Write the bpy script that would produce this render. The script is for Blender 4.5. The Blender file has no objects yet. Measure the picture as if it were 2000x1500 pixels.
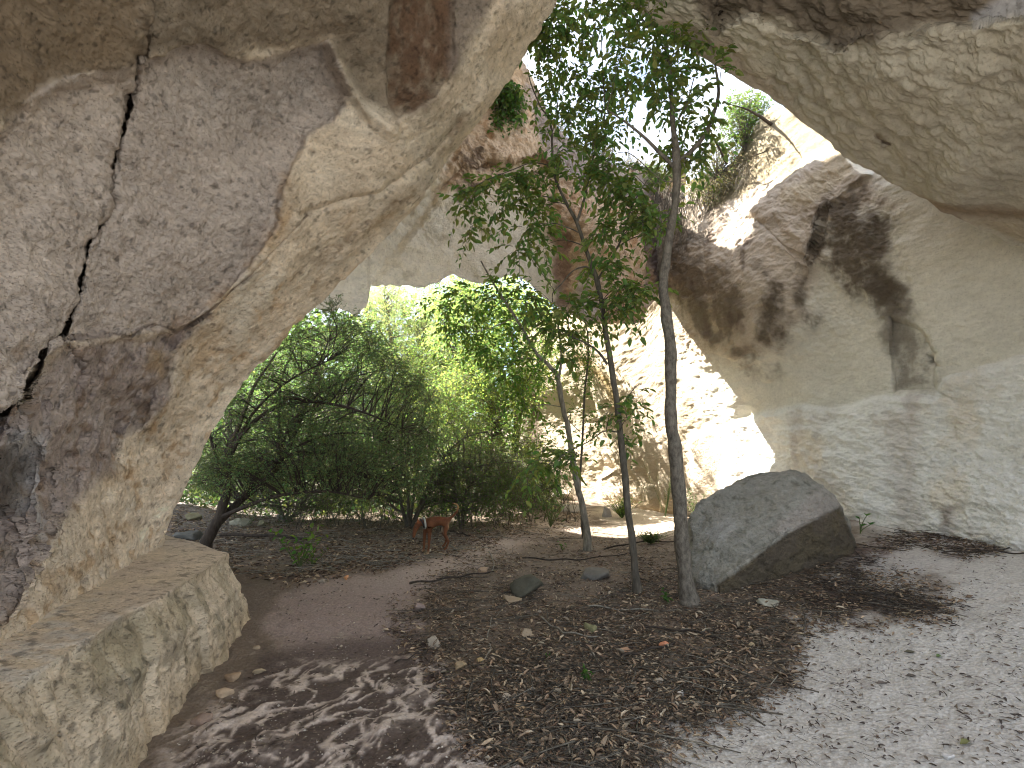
import bpy, bmesh, math, random
import numpy as np
from mathutils import Vector
S = bpy.context.scene
COL = bpy.context.collection
R = math.radians
# ------------------------------------------------------------------ camera
PITCH = math.atan(0.13)
CAMZ = 1.6
cam_d = bpy.data.cameras.new("camera"); cam = bpy.data.objects.new("camera", cam_d); COL.objects.link(cam)
cam_d.sensor_width = 36; cam_d.lens = 18; cam_d.clip_start = 0.05; cam_d.clip_end = 3000
cam.location = (0, 0, CAMZ); cam.rotation_euler = (math.pi/2 + PITCH, 0, 0)
S.camera = cam
# ------------------------------------------------------------------ sky, sun, exposure
SUN_AZ, SUN_EL = -64.0, 52.0     # azimuth from +Y towards +X, elevation
w = bpy.data.worlds.new("World"); S.world = w; w.use_nodes = True
nt = w.node_tree; nt.nodes.clear()
out = nt.nodes.new("ShaderNodeOutputWorld"); bg = nt.nodes.new("ShaderNodeBackground")
sky = nt.nodes.new("ShaderNodeTexSky"); sky.sky_type = 'NISHITA'; sky.sun_disc = False
sky.sun_elevation = R(SUN_EL); sky.sun_rotation = R(SUN_AZ); sky.air_density = 1.0; sky.dust_density = 1.0; sky.ozone_density = 1.0
bg.inputs[1].default_value = 0.05
# thin bright clouds mixed in the sky
tc = nt.nodes.new("ShaderNodeTexCoord"); nz = nt.nodes.new("ShaderNodeTexNoise"); nz.inputs['Scale'].default_value = 2.2
nz.inputs['Detail'].default_value = 6; rmp = nt.nodes.new("ShaderNodeValToRGB")
rmp.color_ramp.elements[0].position = .40; rmp.color_ramp.elements[1].position = .72
mx = nt.nodes.new("ShaderNodeMix"); mx.data_type = 'RGBA'
mx.inputs[7].default_value = (8.5, 8.5, 8.5, 1)
nt.links.new(tc.outputs['Generated'], nz.inputs['Vector']); nt.links.new(nz.outputs[0], rmp.inputs[0])
nt.links.new(rmp.outputs[0], mx.inputs[0]); nt.links.new(sky.outputs[0], mx.inputs[6])
nt.links.new(mx.outputs[2], bg.inputs[0]); nt.links.new(bg.outputs[0], out.inputs[0])
sd = bpy.data.lights.new("sun", 'SUN'); sd.energy = 4.6; sd.angle = R(0.5); sd.color = (1, .94, .85)
sun = bpy.data.objects.new("sun", sd); COL.objects.link(sun)
sv = Vector((math.cos(R(SUN_EL))*math.sin(R(SUN_AZ)), math.cos(R(SUN_EL))*math.cos(R(SUN_AZ)), math.sin(R(SUN_EL))))
sun.rotation_euler = sv.to_track_quat('Z', 'Y').to_euler(); sun.location = (0, 0, 30)
S.view_settings.view_transform = 'Standard'; S.view_settings.look = 'None'; S.view_settings.gamma = 1
S.view_settings.exposure = 3.1
S.cycles.max_bounces = 10; S.cycles.diffuse_bounces = 7; S.cycles.transmission_bounces = 6; S.cycles.transparent_max_bounces = 8
S.cycles.filter_width = 1.1; S.cycles.use_guiding = True; S.cycles.sample_clamp_indirect = 5
try: S.cycles.use_denoising = True; S.cycles.denoiser = 'OPENIMAGEDENOISE'; S.cycles.denoising_input_passes = 'RGB_ALBEDO_NORMAL'
except Exception: pass

# ------------------------------------------------------------------ maths helpers
CP, SP = math.cos(PITCH), math.sin(PITCH)
def unproj(px, py, Y):
    """point at world distance Y ahead of the camera that lies on the sight line of photo pixel (px,py)"""
    px = np.asarray(px, float); py = np.asarray(py, float); Y = np.asarray(Y, float)
    cx = (px-1000)/1000; cy = (750-py)/1000
    yd = CP - cy*SP; zd = SP + cy*CP
    return np.stack([cx/yd*Y, Y+0*cx, CAMZ + zd/yd*Y], -1)
def proj(P):
    P = np.asarray(P, float); x = P[..., 0]; y = P[..., 1]; z = P[..., 2]-CAMZ
    f = np.maximum(y*CP + z*SP, 1e-3); u = -y*SP + z*CP
    return 1000+1000*x/f, 750-1000*u/f
def at(px, py, Y): return Vector(unproj(px, py, Y))
def ghit(px, py, z=0.0):
    cy = (750-py)/1000; s = (SP+cy*CP)/(CP-cy*SP)
    return float((z-CAMZ)/s)
def sstep(a, b, x):
    t = np.clip((x-a)/(b-a), 0, 1); return t*t*(3-2*t)
def _h(ix, iy, iz, seed):
    n = (ix.astype(np.int64)*374761393 + iy.astype(np.int64)*668265263 + iz.astype(np.int64)*2147483647 + seed*974634777) & 0xffffffff
    n = ((n ^ (n >> 13))*1274126177) & 0xffffffff
    n = (n ^ (n >> 16)) & 0xffffffff
    return n.astype(np.float64)/0xffffffff
def vnoise(P, seed=0):
    i = np.floor(P); f = P-i; f = f*f*f*(f*(f*6-15)+10); i = i.astype(np.int64)
    x, y, z = i[..., 0], i[..., 1], i[..., 2]; fx, fy, fz = f[..., 0], f[..., 1], f[..., 2]
    def L(a, b, t): return a+(b-a)*t
    c = lambda dx, dy, dz: _h(x+dx, y+dy, z+dz, seed)
    return L(L(L(c(0,0,0), c(1,0,0), fx), L(c(0,1,0), c(1,1,0), fx), fy),
             L(L(c(0,0,1), c(1,0,1), fx), L(c(0,1,1), c(1,1,1), fx), fy), fz)*2-1
def fbm(P, freq=1.0, octv=4, seed=0, gain=.5, stretch=None):
    P = np.asarray(P, float)*freq
    if stretch is not None: P = P*np.asarray(stretch, float)
    r = 0; a = 1; t = 0
    for k in range(octv):
        r = r + a*vnoise(P, seed+k*17); t += a; a *= gain; P = P*2.03+13.7
    return r/t
def worley(P, freq, seed=0):
    """distance to the nearest cell point (3-D)"""
    P = np.asarray(P, float)*freq; i = np.floor(P).astype(np.int64); best = np.full(P.shape[:-1], 9.0)
    for dx in (-1, 0, 1):
        for dy in (-1, 0, 1):
            for dz in (-1, 0, 1):
                c = i+np.array([dx, dy, dz]); a, b, d = c[..., 0], c[..., 1], c[..., 2]
                q = np.stack([a+_h(a, b, d, seed), b+_h(a, b, d, seed+5), d+_h(a, b, d, seed+9)], -1)
                best = np.minimum(best, ((P-q)**2).sum(-1))
    return np.sqrt(best)
def sdf(px, py, poly, closed=True):
    """signed pixel distance, negative inside"""
    px = np.asarray(px, float); py = np.asarray(py, float); d = np.full(px.shape, 1e9); inside = np.zeros(px.shape, bool)
    n = len(poly)
    for k in range(n if closed else n-1):
        x0, y0 = poly[k]; x1, y1 = poly[(k+1) % n]; ex, ey = x1-x0, y1-y0
        t = np.clip(((px-x0)*ex+(py-y0)*ey)/(ex*ex+ey*ey+1e-9), 0, 1)
        d = np.minimum(d, (px-x0-t*ex)**2+(py-y0-t*ey)**2)
        if closed:
            c = ((y0 > py) != (y1 > py)) & (px < (x1-x0)*(py-y0)/((y1-y0) if y1 != y0 else 1e-9)+x0)
            inside ^= c
    d = np.sqrt(d)
    return np.where(inside, -d, d) if closed else d
def rbf(ctrl, c=140.0):
    A = np.array(ctrl, float); X = A[:, :2]/1000; v = A[:, 2]; n = len(A); c = c/1000
    K = np.sqrt(((X[:, None]-X[None])**2).sum(-1)+c*c)
    M = np.zeros((n+3, n+3)); M[:n, :n] = K; M[:n, n] = 1; M[:n, n+1:] = X; M[n, :n] = 1; M[n+1:, :n] = X.T
    M[:n, :n] -= 1e-4*np.eye(n)
    s = np.linalg.solve(M, np.concatenate([v, [0, 0, 0]]))
    def f(px, py):
        px = np.asarray(px, float)/1000; py = np.asarray(py, float)/1000
        r = s[n]+s[n+1]*px+s[n+2]*py
        for k in range(n): r = r+s[k]*np.sqrt((px-X[k, 0])**2+(py-X[k, 1])**2+c*c)
        return r
    return f
def resamp(poly, n, s=None):
    A = np.array(poly, float); d = np.r_[0, np.cumsum(np.sqrt((np.diff(A[:, :2], axis=0)**2).sum(1)))] if s is None else np.asarray(s, float)
    t = np.linspace(0, d[-1], n)
    return np.stack([np.interp(t, d, A[:, k]) for k in range(A.shape[1])], -1), d

# ------------------------------------------------------------------ mesh and object helpers
def mesh_np(name, V, F, mat=None, col=None, smooth=True, parent=None, loc=None):
    """V (n,3); F list of (m,k) integer arrays, or one array"""
    if not isinstance(F, (list, tuple)): F = [F]
    F = [f for f in F if len(f)]
    V = np.asarray(V, float)
    if loc is not None: V = V-np.asarray(loc, float)
    me = bpy.data.meshes.new(name)
    me.vertices.add(len(V)); me.vertices.foreach_set("co", V.astype(np.float32).ravel())
    nl = sum(f.size for f in F); npol = sum(len(f) for f in F)
    me.loops.add(nl); me.polygons.add(npol)
    me.loops.foreach_set("vertex_index", np.concatenate([f.ravel() for f in F]).astype(np.int32))
    tot = np.concatenate([np.full(len(f), f.shape[1]) for f in F]); st = np.r_[0, np.cumsum(tot)[:-1]]
    me.polygons.foreach_set("loop_start", st.astype(np.int32)); me.polygons.foreach_set("loop_total", tot.astype(np.int32))
    me.polygons.foreach_set("use_smooth", np.full(npol, smooth))
    me.update(calc_edges=True); me.validate()
    if col is not None:
        a = me.color_attributes.new("Col", 'FLOAT_COLOR', 'POINT')
        c = np.ones((len(V), 4), np.float32); c[:, :3] = col
        a.data.foreach_set("color", c.ravel())
    if mat: me.materials.append(mat)
    o = bpy.data.objects.new(name, me); COL.objects.link(o)
    if parent is not None: o.parent = parent
    elif loc is not None: o.location = loc
    return o
def tag(o, label=None, cat=None, group=None, kind=None):
    if label: o['label'] = label
    if cat: o['category'] = cat
    if group: o['group'] = group
    if kind: o['kind'] = kind
    return o
def empty(name, loc, label, cat, group=None):
    o = bpy.data.objects.new(name, None); COL.objects.link(o); o.location = loc; o.empty_display_size = .2
    return tag(o, label, cat, group)
def grid_faces(nr, nc, off=0, flip=False):
    i = np.arange(nr-1)[:, None]*nc+np.arange(nc-1)[None]
    q = np.stack([i, i+1, i+nc+1, i+nc], -1).reshape(-1, 4)+off
    return q[:, ::-1] if flip else q
def gnormals(P):
    du = np.gradient(P, axis=1); dv = np.gradient(P, axis=0); n = np.cross(du, dv)
    return n/(np.linalg.norm(n, axis=-1, keepdims=True)+1e-9)

# ------------------------------------------------------------------ materials
def new_mat(name):
    m = bpy.data.materials.new(name); m.use_nodes = True
    return m, m.node_tree.nodes, m.node_tree.links, m.node_tree.nodes['Principled BSDF']
def rock_mat(name, scale=1.0, bump=.5, stretch=(1, 1, 1), rot=(0, 0, 0), pits=.5, var=.25, rough=.95, dist=.03, speck=.0):
    m, N, L, b = new_mat(name)
    at_ = N.new("ShaderNodeAttribute"); at_.attribute_name = "Col"
    tc = N.new("ShaderNodeTexCoord"); mp = N.new("ShaderNodeMapping"); mp.inputs['Scale'].default_value = stretch; mp.inputs['Rotation'].default_value = rot
    L.new(tc.outputs['Object'], mp.inputs[0])
    def noise(s, d, vec, r=.55):
        n = N.new("ShaderNodeTexNoise"); n.inputs['Scale'].default_value = s*scale; n.inputs['Detail'].default_value = d; n.inputs['Roughness'].default_value = r
        L.new(vec, n.inputs['Vector']); return n
    def math_(op, a, bb):
        k = N.new("ShaderNodeMath"); k.operation = op
        for i, v in enumerate((a, bb)):
            if isinstance(v, (int, float)): k.inputs[i].default_value = v
            else: L.new(v, k.inputs[i])
        return k.outputs[0]
    fine = noise(22, 8, tc.outputs['Object'], .65); str_ = noise(9, 6, mp.outputs[0], .6); big = noise(1.7, 5, tc.outputs['Object'], .6)
    vor = N.new("ShaderNodeTexVoronoi"); vor.inputs['Scale'].default_value = 30*scale; L.new(mp.outputs[0], vor.inputs['Vector'])
    pit = N.new("ShaderNodeMapRange"); pit.inputs[1].default_value = .0; pit.inputs[2].default_value = .35; L.new(vor.outputs['Distance'], pit.inputs[0])
    h = math_('ADD', math_('MULTIPLY', fine.outputs[0], .7), math_('MULTIPLY', str_.outputs[0], .55))
    h = math_('ADD', h, math_('MULTIPLY', pit.outputs[0], pits*.5))
    bp = N.new("ShaderNodeBump"); bp.inputs['Strength'].default_value = bump; bp.inputs['Distance'].default_value = dist; L.new(h, bp.inputs['Height'])
    L.new(bp.outputs[0], b.inputs['Normal'])
    # albedo variation
    v = math_('ADD', math_('MULTIPLY', math_('SUBTRACT', fine.outputs[0], .5), var*1.6), math_('MULTIPLY', math_('SUBTRACT', big.outputs[0], .5), var*1.4))
    v = math_('ADD', v, math_('MULTIPLY', math_('SUBTRACT', str_.outputs[0], .5), var*1.2))
    if speck:
        sp = noise(60, 2, tc.outputs['Object']); mr = N.new("ShaderNodeMapRange"); mr.inputs[1].default_value = .6; mr.inputs[2].default_value = .68; L.new(sp.outputs[0], mr.inputs[0])
        v = math_('SUBTRACT', v, math_('MULTIPLY', mr.outputs[0], speck))
    v = math_('ADD', v, 1.0)
    hs = N.new("ShaderNodeVectorMath"); hs.operation = 'SCALE'; L.new(at_.outputs['Color'], hs.inputs[0]); L.new(v, hs.inputs['Scale'])
    L.new(hs.outputs[0], b.inputs['Base Color']); b.inputs['Roughness'].default_value = rough; b.inputs['Specular IOR Level'].default_value = .25
    return m
def bark_mat(name, c1, c2, scale=1.0, stretch=(1, 1, .25)):
    m, N, L, b = new_mat(name); tc = N.new("ShaderNodeTexCoord"); mp = N.new("ShaderNodeMapping"); mp.inputs['Scale'].default_value = stretch
    n = N.new("ShaderNodeTexNoise"); n.inputs['Scale'].default_value = 22*scale; n.inputs['Detail'].default_value = 8; n.inputs['Roughness'].default_value = .7
    r = N.new("ShaderNodeValToRGB"); r.color_ramp.elements[0].position = .35; r.color_ramp.elements[1].position = .65
    r.color_ramp.elements[0].color = (*c1, 1); r.color_ramp.elements[1].color = (*c2, 1)
    bp = N.new("ShaderNodeBump"); bp.inputs['Strength'].default_value = .7; bp.inputs['Distance'].default_value = .01
    L.new(tc.outputs['Object'], mp.inputs[0]); L.new(mp.outputs[0], n.inputs['Vector']); L.new(n.outputs[0], r.inputs[0]); L.new(n.outputs[0], bp.inputs['Height'])
    L.new(bp.outputs[0], b.inputs['Normal']); L.new(r.outputs[0], b.inputs['Base Color']); b.inputs['Roughness'].default_value = .9; b.inputs['Specular IOR Level'].default_value = .2
    return m
def leaf_mat(name, trans=.45, gloss=.35):
    m, N, L, b = new_mat(name); a = N.new("ShaderNodeAttribute"); a.attribute_name = "Col"
    t = N.new("ShaderNodeBsdfTranslucent"); mxs = N.new("ShaderNodeMixShader"); mxs.inputs[0].default_value = trans
    br = N.new("ShaderNodeVectorMath"); br.operation = 'MULTIPLY'; br.inputs[1].default_value = (1.5, 1.65, .7)
    L.new(a.outputs['Color'], b.inputs['Base Color']); L.new(a.outputs['Color'], br.inputs[0]); L.new(br.outputs[0], t.inputs[0])
    b.inputs['Roughness'].default_value = 1-gloss; b.inputs['Specular IOR Level'].default_value = .35
    o = N['Material Output']; L.new(b.outputs[0], mxs.inputs[1]); L.new(t.outputs[0], mxs.inputs[2]); L.new(mxs.outputs[0], o.inputs[0])
    return m
def flat_mat(name, var=.3, rough=.9, scale=40):
    m, N, L, b = new_mat(name); a = N.new("ShaderNodeAttribute"); a.attribute_name = "Col"
    tc = N.new("ShaderNodeTexCoord"); n = N.new("ShaderNodeTexNoise"); n.inputs['Scale'].default_value = scale; n.inputs['Detail'].default_value = 4
    L.new(tc.outputs['Object'], n.inputs['Vector'])
    mr = N.new("ShaderNodeMapRange"); mr.inputs[3].default_value = 1-var; mr.inputs[4].default_value = 1+var; L.new(n.outputs[0], mr.inputs[0])
    vs = N.new("ShaderNodeVectorMath"); vs.operation = 'SCALE'; L.new(a.outputs['Color'], vs.inputs[0]); L.new(mr.outputs[0], vs.inputs['Scale'])
    L.new(vs.outputs[0], b.inputs['Base Color']); b.inputs['Roughness'].default_value = rough; b.inputs['Specular IOR Level'].default_value = .25
    bp = N.new("ShaderNodeBump"); bp.inputs['Strength'].default_value = .4; bp.inputs['Distance'].default_value = .01
    L.new(n.outputs[0], bp.inputs['Height']); L.new(bp.outputs[0], b.inputs['Normal'])
    return m
# ================================================================== THE CAVE ROCK
def paint(C, m, rgb, a=1.0):
    k = np.clip(np.asarray(m)*a, 0, 1)[..., None]; C[...] = C*(1-k)+np.array(rgb)*k
def pmask(px, py, poly, soft, P=None, rough=0, seed=3, freq=2.5):
    d = sdf(px, py, poly)
    if P is not None and rough: d = d+fbm(P, freq, 5, seed, .6)*rough
    return 1-sstep(-soft, soft, d)
def patch(name, R_, M_, L_, nv, nu, nul, depth, relief, disp, color, mat, wrap, label, s=None, flip=False, rn=4.0, kind='structure', wrapM=None):
    """rock skin laid over rows of sight lines: R_ = visible rim, M_ = edge of the frame, L_ = far end out of frame; wrap = columns that carry the rim on into the rock behind"""
    Rr, d = resamp(R_, nv, s); dn = np.array(d)
    t = np.linspace(0, dn[-1], nv)
    def rs(A): A = np.array(A, float); return np.stack([np.interp(t, dn, A[:, k]) for k in range(2)], -1)
    Mm = rs(M_)
    kk = np.arange(nv)
    cols = []
    if L_ is not None:
        Ll = rs(L_)
        for u in np.linspace(0, 1, nul, endpoint=False)**.7: cols.append(Ll+(Mm-Ll)*u)
    us = np.linspace(0, 1, nu)
    jag = np.stack([vnoise(np.stack([kk*.11, kk*0, kk*0+.5], -1), 5)+.6*vnoise(np.stack([kk*.31, kk*0, kk*0+.5], -1), 7),
                    vnoise(np.stack([kk*.11, kk*0+4, kk*0+.5], -1), 5)+.6*vnoise(np.stack([kk*.31, kk*0+9, kk*0+.5], -1), 7)], -1)*rn
    for u in us: cols.append(Mm+(Rr+jag*0-Mm)*u + jag*u**6)
    Q = np.stack(cols, 1)                     # nv x ncol x 2
    px, py = Q[..., 0], Q[..., 1]
    Y = depth(px, py)
    P = unproj(px, py, Y)
    if relief is not None: Y = Y+relief(px, py, P); P = unproj(px, py, Y)
    C = color(px, py, P)
    Nn = gnormals(P)
    tocam = np.array([0, 0, CAMZ])-P
    sg = np.sign((Nn*tocam).sum(-1, keepdims=True)); Nn = Nn*sg
    # fade displacement on the outermost rim so its outline stays where it is
    ncol = P.shape[1]
    fade = np.ones(ncol); fade[-10:] = np.linspace(1, .25, 10)
    P = P+Nn*(disp(px, py, P)*fade[None])[..., None]
    # carry on behind the rim
    inward = (Mm-Rr); inward /= np.linalg.norm(inward, axis=1, keepdims=True)+1e-9
    T = wrap[1](Rr[:, 1]) if callable(wrap[1]) else np.full(nv, wrap[1])
    lastp = Q[:, -1]; lastY = Y[:, -1]
    ex = []; exc = []
    n_ = fbm(P[:, -1], 1.2, 4, 91)
    for k, (off, f) in enumerate(wrap[0]):
        q = lastp+inward*(off*(1+.35*n_[:, None]*min(1, k/4)))
        y = lastY+np.maximum(.02, T*f)*(1+.15*n_*min(1, k/4))
        e = unproj(q[:, 0], q[:, 1], y); ex.append(e); exc.append(C[:, -1]*.97)
    P = np.concatenate([P]+[e[:, None] for e in ex], 1); C = np.concatenate([C]+[c[:, None] for c in exc], 1)
    nr, nc = P.shape[:2]
    o = mesh_np(name, P.reshape(-1, 3), grid_faces(nr, nc, 0, flip), mat, C.reshape(-1, 3))
    return tag(o, label, None, None, kind)

WR = [(2, .02), (7, .06), (14, .12), (24, .2), (36, .3), (50, .42), (66, .55), (84, .7), (104, .85), (126, 1.0)]

# ---- left vault: wall, broken slab face and the sweeping arch band
LR = [(300,1125),(318,1068),(340,1000),(362,950),(385,900),(412,845),(440,800),(485,735),(528,688),(580,632),(640,578),(700,520),(760,462),(825,385),(880,305),(945,225),(1000,150),(1045,75),(1088,0),(1130,-90),(1165,-200),(1160,-420)]
LM = [(-30,1380),(-30,1310),(-30,1180),(-30,1110),(-30,1040),(-30,960),(-30,880),(-30,800),(-30,720),(-30,630),(-30,540),(-30,450),(-30,360),(-30,270),(-30,180),(-30,90),(-30,10),(-30,-70),(-30,-150),(-30,-230),(-30,-330),(-30,-500)]
LL = [(-900,x) for x in np.linspace(2100,-1300,len(LR))]
L_depth0 = rbf([(300,1125,5.0),(318,1068,5.1),(340,1000,5.1),(385,900,5.3),(440,800,5.45),(528,688,5.65),(640,578,5.9),(760,462,6.0),(880,305,5.9),(1000,150,5.6),(1088,0,5.3),(1165,-200,4.9),(1160,-420,4.2),
  (0,1290,2.4),(100,1200,2.9),(220,1120,3.9),(0,1180,2.45),(150,950,3.5),(0,800,2.55),(-30,1300,2.3),
  (280,880,4.6),(400,700,5.0),(540,560,5.2),(650,450,5.3),(760,330,5.2),(860,200,5.0),(980,30,4.9),
  (300,760,4.35),(400,610,4.6),(540,450,4.75),(570,320,4.7),(690,190,4.7),(640,80,4.2),(450,90,3.6),(280,110,3.1),(200,400,3.25),(100,600,2.95),(0,450,2.6),(0,200,2.45),(0,0,2.35),
  (400,0,3.2),(700,0,4.0),(780,220,4.85),(880,0,4.55),(-400,800,1.7),(-400,200,1.65),(-400,1400,1.5),(-900,500,1.05),(-900,1600,.95),(-900,-500,1.0),(400,-400,2.7),(800,-400,3.4),(0,-400,2.0)], 60)
CHIP = [(-60,1000),(0,880),(-60,700),(-60,360),(20,225),(60,190),(110,162),(150,155),(165,152),(215,146),(262,130),(268,115),(330,105),(355,88),(400,92),(450,116),(520,110),(560,95),(640,80),(665,130),(690,190),(655,235),(600,265),(592,295),(572,320),(560,350),(548,400),(548,440),(520,470),(490,520),(450,560),(400,612),(330,645),(250,655),(130,668),(60,720),(30,800)]
CRACK = [(286,-20),(283,30),(279,60),(287,108),(268,112),(262,150),(252,215),(238,262),(226,300),(214,350),(212,378),(221,402),(205,430),(172,478),(166,515),(157,560),(143,602),(127,650),(92,662),(84,690),(75,724),(45,765),(12,800),(-20,812)]
FINE = [(120,664),(160,655),(200,650),(255,658),(290,634),(330,640),(345,652),(400,618),(450,570),(500,520),(560,462),(600,420)]
DIRTY = [(-40,1010),(-40,820),(30,800),(80,730),(130,668),(330,652),(400,620),(372,640),(345,700),(330,760),(280,830),(235,850),(215,920),(160,960),(120,1010),(90,1080),(40,1170),(-40,1260)]
def L_relief(px, py, P):
    n = fbm(P, 3.0, 5, 21, .6)
    r = .06*(1-sstep(-9, 3, sdf(px, py, CHIP)+n*9+fbm(P, 12, 3, 28)*5))+.07*(1-sstep(-22, 6, sdf(px, py, CHIP)+n*16))
    # vertical rib between slab face and arch band
    r = r-.10*np.exp(-(sdf(px, py, [(650,95),(680,160),(720,215),(760,250)], False)/16)**2)
    # crack
    nf = fbm(P, 11, 3, 27, .6); wd = np.maximum(1.2, 1.7+4.5*sstep(420, 800, py)+n*2.5+nf*2.0); d = np.maximum(0, sdf(px, py, CRACK, False)+np.clip(n*2.5+nf*2.5, -1.6, 2.2))
    r = r+.035*(1-sstep(0, 16, d+nf*8))
    r = r+.30*(1-sstep(wd*.5, wd*1.3, d))
    r = r+.04*(1-sstep(0, 3.2, sdf(px, py, FINE, False)+n*3))
    # left slab stands a little proud of the right one beyond the crack
    side = pmask(px, py, [(-900,-200),(283,-20),(287,108),(262,150),(226,300),(212,378),(205,430),(157,560),(127,650),(75,724),(12,800),(-900,812)], 3)
    r = r-.05*side
    # lumpy, hollowed zone
    m = pmask(px, py, DIRTY, 14, P, 14)
    r = r+m*(.10+.16*fbm(P, 3.5, 3, 44)+.05*fbm(P, 9, 3, 45))
    # big scoop low on the left
    r = r+.13*(1-sstep(0, 28, np.sqrt(((px-45)/1.0)**2+((py-925)/1.7)**2)-22+n*10))
    # flowing ridges on the arch band
    for pl, a, w_ in (([(560,340),(590,480),(470,650),(380,800)], .07, 20), ([(640,620),(560,650),(430,760),(330,960)], .035, 10), ([(620,560),(700,460),(850,300),(960,170)], .05, 14)):
        r = r-a*np.exp(-(sdf(px, py, pl, False)/w_)**2)
    r = r+.05*np.exp(-(sdf(px, py, [(590,420),(680,385),(740,372),(840,300),(905,225)], False)/7)**2)
    # stain slot at the top
    r = r+.05*pmask(px, py, [(765,-40),(890,-40),(885,110),(850,190),(770,240),(760,120)], 5, P, 8)
    return r
def L_disp(px, py, P):
    chip = pmask(px, py, CHIP, 8)
    band = 1-chip
    s1 = fbm(P, 1.1, 4, 1)*.10
    lump = fbm(P, 5, 4, 8, .6)*.022+fbm(P, 22, 2, 11, .6)*.010
    sc = np.clip(1-worley(P*np.array([1.0, 1.0, 1.2]), 7, 3), -.2, 1)*.025
    top = sstep(500, 150, py)
    pit = sstep(550, 900, py)
    hol = sstep(.25, .6, fbm(P, 9, 3, 61))*-.035*pit
    rough = fbm(P, 11, 3, 13, .7)*.024
    return s1*band*.8+band*(lump+sc*top+hol)+chip*(rough+fbm(P, 2, 3, 5)*.07+fbm(P@np.array([[.8, 0, .6], [0, 1, 0], [-.6, 0, .8]]), 4, 4, 6, .6, (.5, 1, 4))*.025)
def L_color(px, py, P):
    C = np.zeros(px.shape+(3,)); C[:] = (.64, .53, .40)
    n = fbm(P, 2.0, 5, 31, .6); n2 = fbm(P, 7.0, 4, 32, .6)
    paint(C, sstep(-.2, .5, n), (.70, .62, .50), .7)
    st = fbm(P@np.array([[.8, 0, .6], [0, 1, 0], [-.6, 0, .8]]), 1.5, 5, 33, .6, (6, 2, .8))
    paint(C, sstep(.05, .45, st)*sstep(250, 500, py), (.40, .26, .13), .55)
    # upper brown ceiling, its brown deepened to stand in for shade
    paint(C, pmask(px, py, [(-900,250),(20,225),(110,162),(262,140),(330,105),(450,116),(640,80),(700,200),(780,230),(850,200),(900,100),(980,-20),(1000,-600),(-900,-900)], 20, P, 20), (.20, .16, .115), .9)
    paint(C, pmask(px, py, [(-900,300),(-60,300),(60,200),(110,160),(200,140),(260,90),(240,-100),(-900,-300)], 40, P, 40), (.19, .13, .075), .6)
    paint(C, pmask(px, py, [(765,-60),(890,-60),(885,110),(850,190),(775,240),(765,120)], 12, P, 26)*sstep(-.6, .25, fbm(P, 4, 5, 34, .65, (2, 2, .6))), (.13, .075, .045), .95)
    paint(C, pmask(px, py, [(880,-60),(1000,-60),(940,60),(880,140)], 12, P, 14), (.24, .20, .17), .6)
    # slab face grey
    chip = pmask(px, py, CHIP, 5, P, 8)
    paint(C, chip, (.50, .43, .375), 1)
    paint(C, chip*pmask(px, py, [(60,180),(260,140),(250,220),(200,400),(160,550),(0,600),(-200,500)], 50, P, 30), (.56, .48, .41), .7)
    paint(C, chip*pmask(px, py, [(280,115),(640,80),(680,180),(500,260),(300,230)], 40, P, 30), (.42, .38, .345), .5)
    paint(C, chip*sstep(.1, .6, n2), (.26, .215, .19), .4)
    paint(C, np.exp(-(sdf(px, py, [(560,350),(548,440),(500,515),(400,615),(330,650)], False)/16)**2)*sstep(-.4, .4, n2), (.42, .27, .13), .6)
    # weathered, lilac-grey hollow zone
    m = pmask(px, py, DIRTY, 18, P, 22)
    paint(C, m, (.36, .30, .275), .85)
    paint(C, m*sstep(.0, .4, n2), (.15, .115, .11), .6)
    paint(C, pmask(px, py, [(150,655),(400,615),(340,700),(330,770),(260,800),(150,740)], 15, P, 15)*sstep(-.3, .3, n), (.19, .14, .12), .55)
    paint(C, pmask(px, py, [(290,680),(330,690),(320,740),(280,720)], 12, P, 10), (.45, .33, .20), .7)
    wh = pmask(px, py, [(-40,830),(60,830),(110,900),(120,960),(90,1060),(30,1120),(-40,1150)], 15, P, 25)*sstep(-.1, .3, n)
    paint(C, wh, (.50, .49, .48), .6)
    paint(C, pmask(px, py, [(-20,880),(45,860),(62,900),(50,960),(20,1000),(-20,1010)], 14, P, 30), (.09, .075, .065), .8)  # shade inside the low scoop, painted in as dark colour
    paint(C, pmask(px, py, [(-40,1100),(30,1060),(60,1120),(40,1200),(-40,1260)], 15, P, 20)*sstep(-.2,.3,n2), (.14, .12, .08), .7)
    # thin dark edge stains and a darker line along the crack
    paint(C, 1-sstep(2, 6, sdf(px, py, CRACK, False)+n2*4), (.10, .07, .05), .8)
    paint(C, 1-sstep(.5, 3.5, sdf(px, py, FINE, False)+n2*4), (.14, .10, .08), .7)
    paint(C, np.exp(-(sdf(px, py, [(560,560),(700,450),(800,365),(900,235)], False)/14)**2)*sstep(-.2, .5, n2), (.22, .15, .09), .8)
    paint(C, np.exp(-(sdf(px, py, [(540,560),(470,680),(390,830),(330,960)], False)/26)**2)*sstep(-.1, .5, n2), (.42, .25, .11), .7)
    # pale lower part of the pillar
    paint(C, pmask(px, py, [(480,740),(430,850),(360,1000),(330,1080),(200,1130),(280,1000),(350,880),(420,760)], 25, P, 25), (.76, .65, .51), .8)
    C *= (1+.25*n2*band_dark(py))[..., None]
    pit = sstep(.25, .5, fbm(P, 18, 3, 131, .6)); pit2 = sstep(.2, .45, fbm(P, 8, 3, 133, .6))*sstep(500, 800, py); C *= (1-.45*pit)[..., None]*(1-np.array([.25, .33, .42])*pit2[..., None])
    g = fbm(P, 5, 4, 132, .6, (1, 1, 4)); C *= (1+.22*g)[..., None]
    return np.clip(C, .02, .8)
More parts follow.
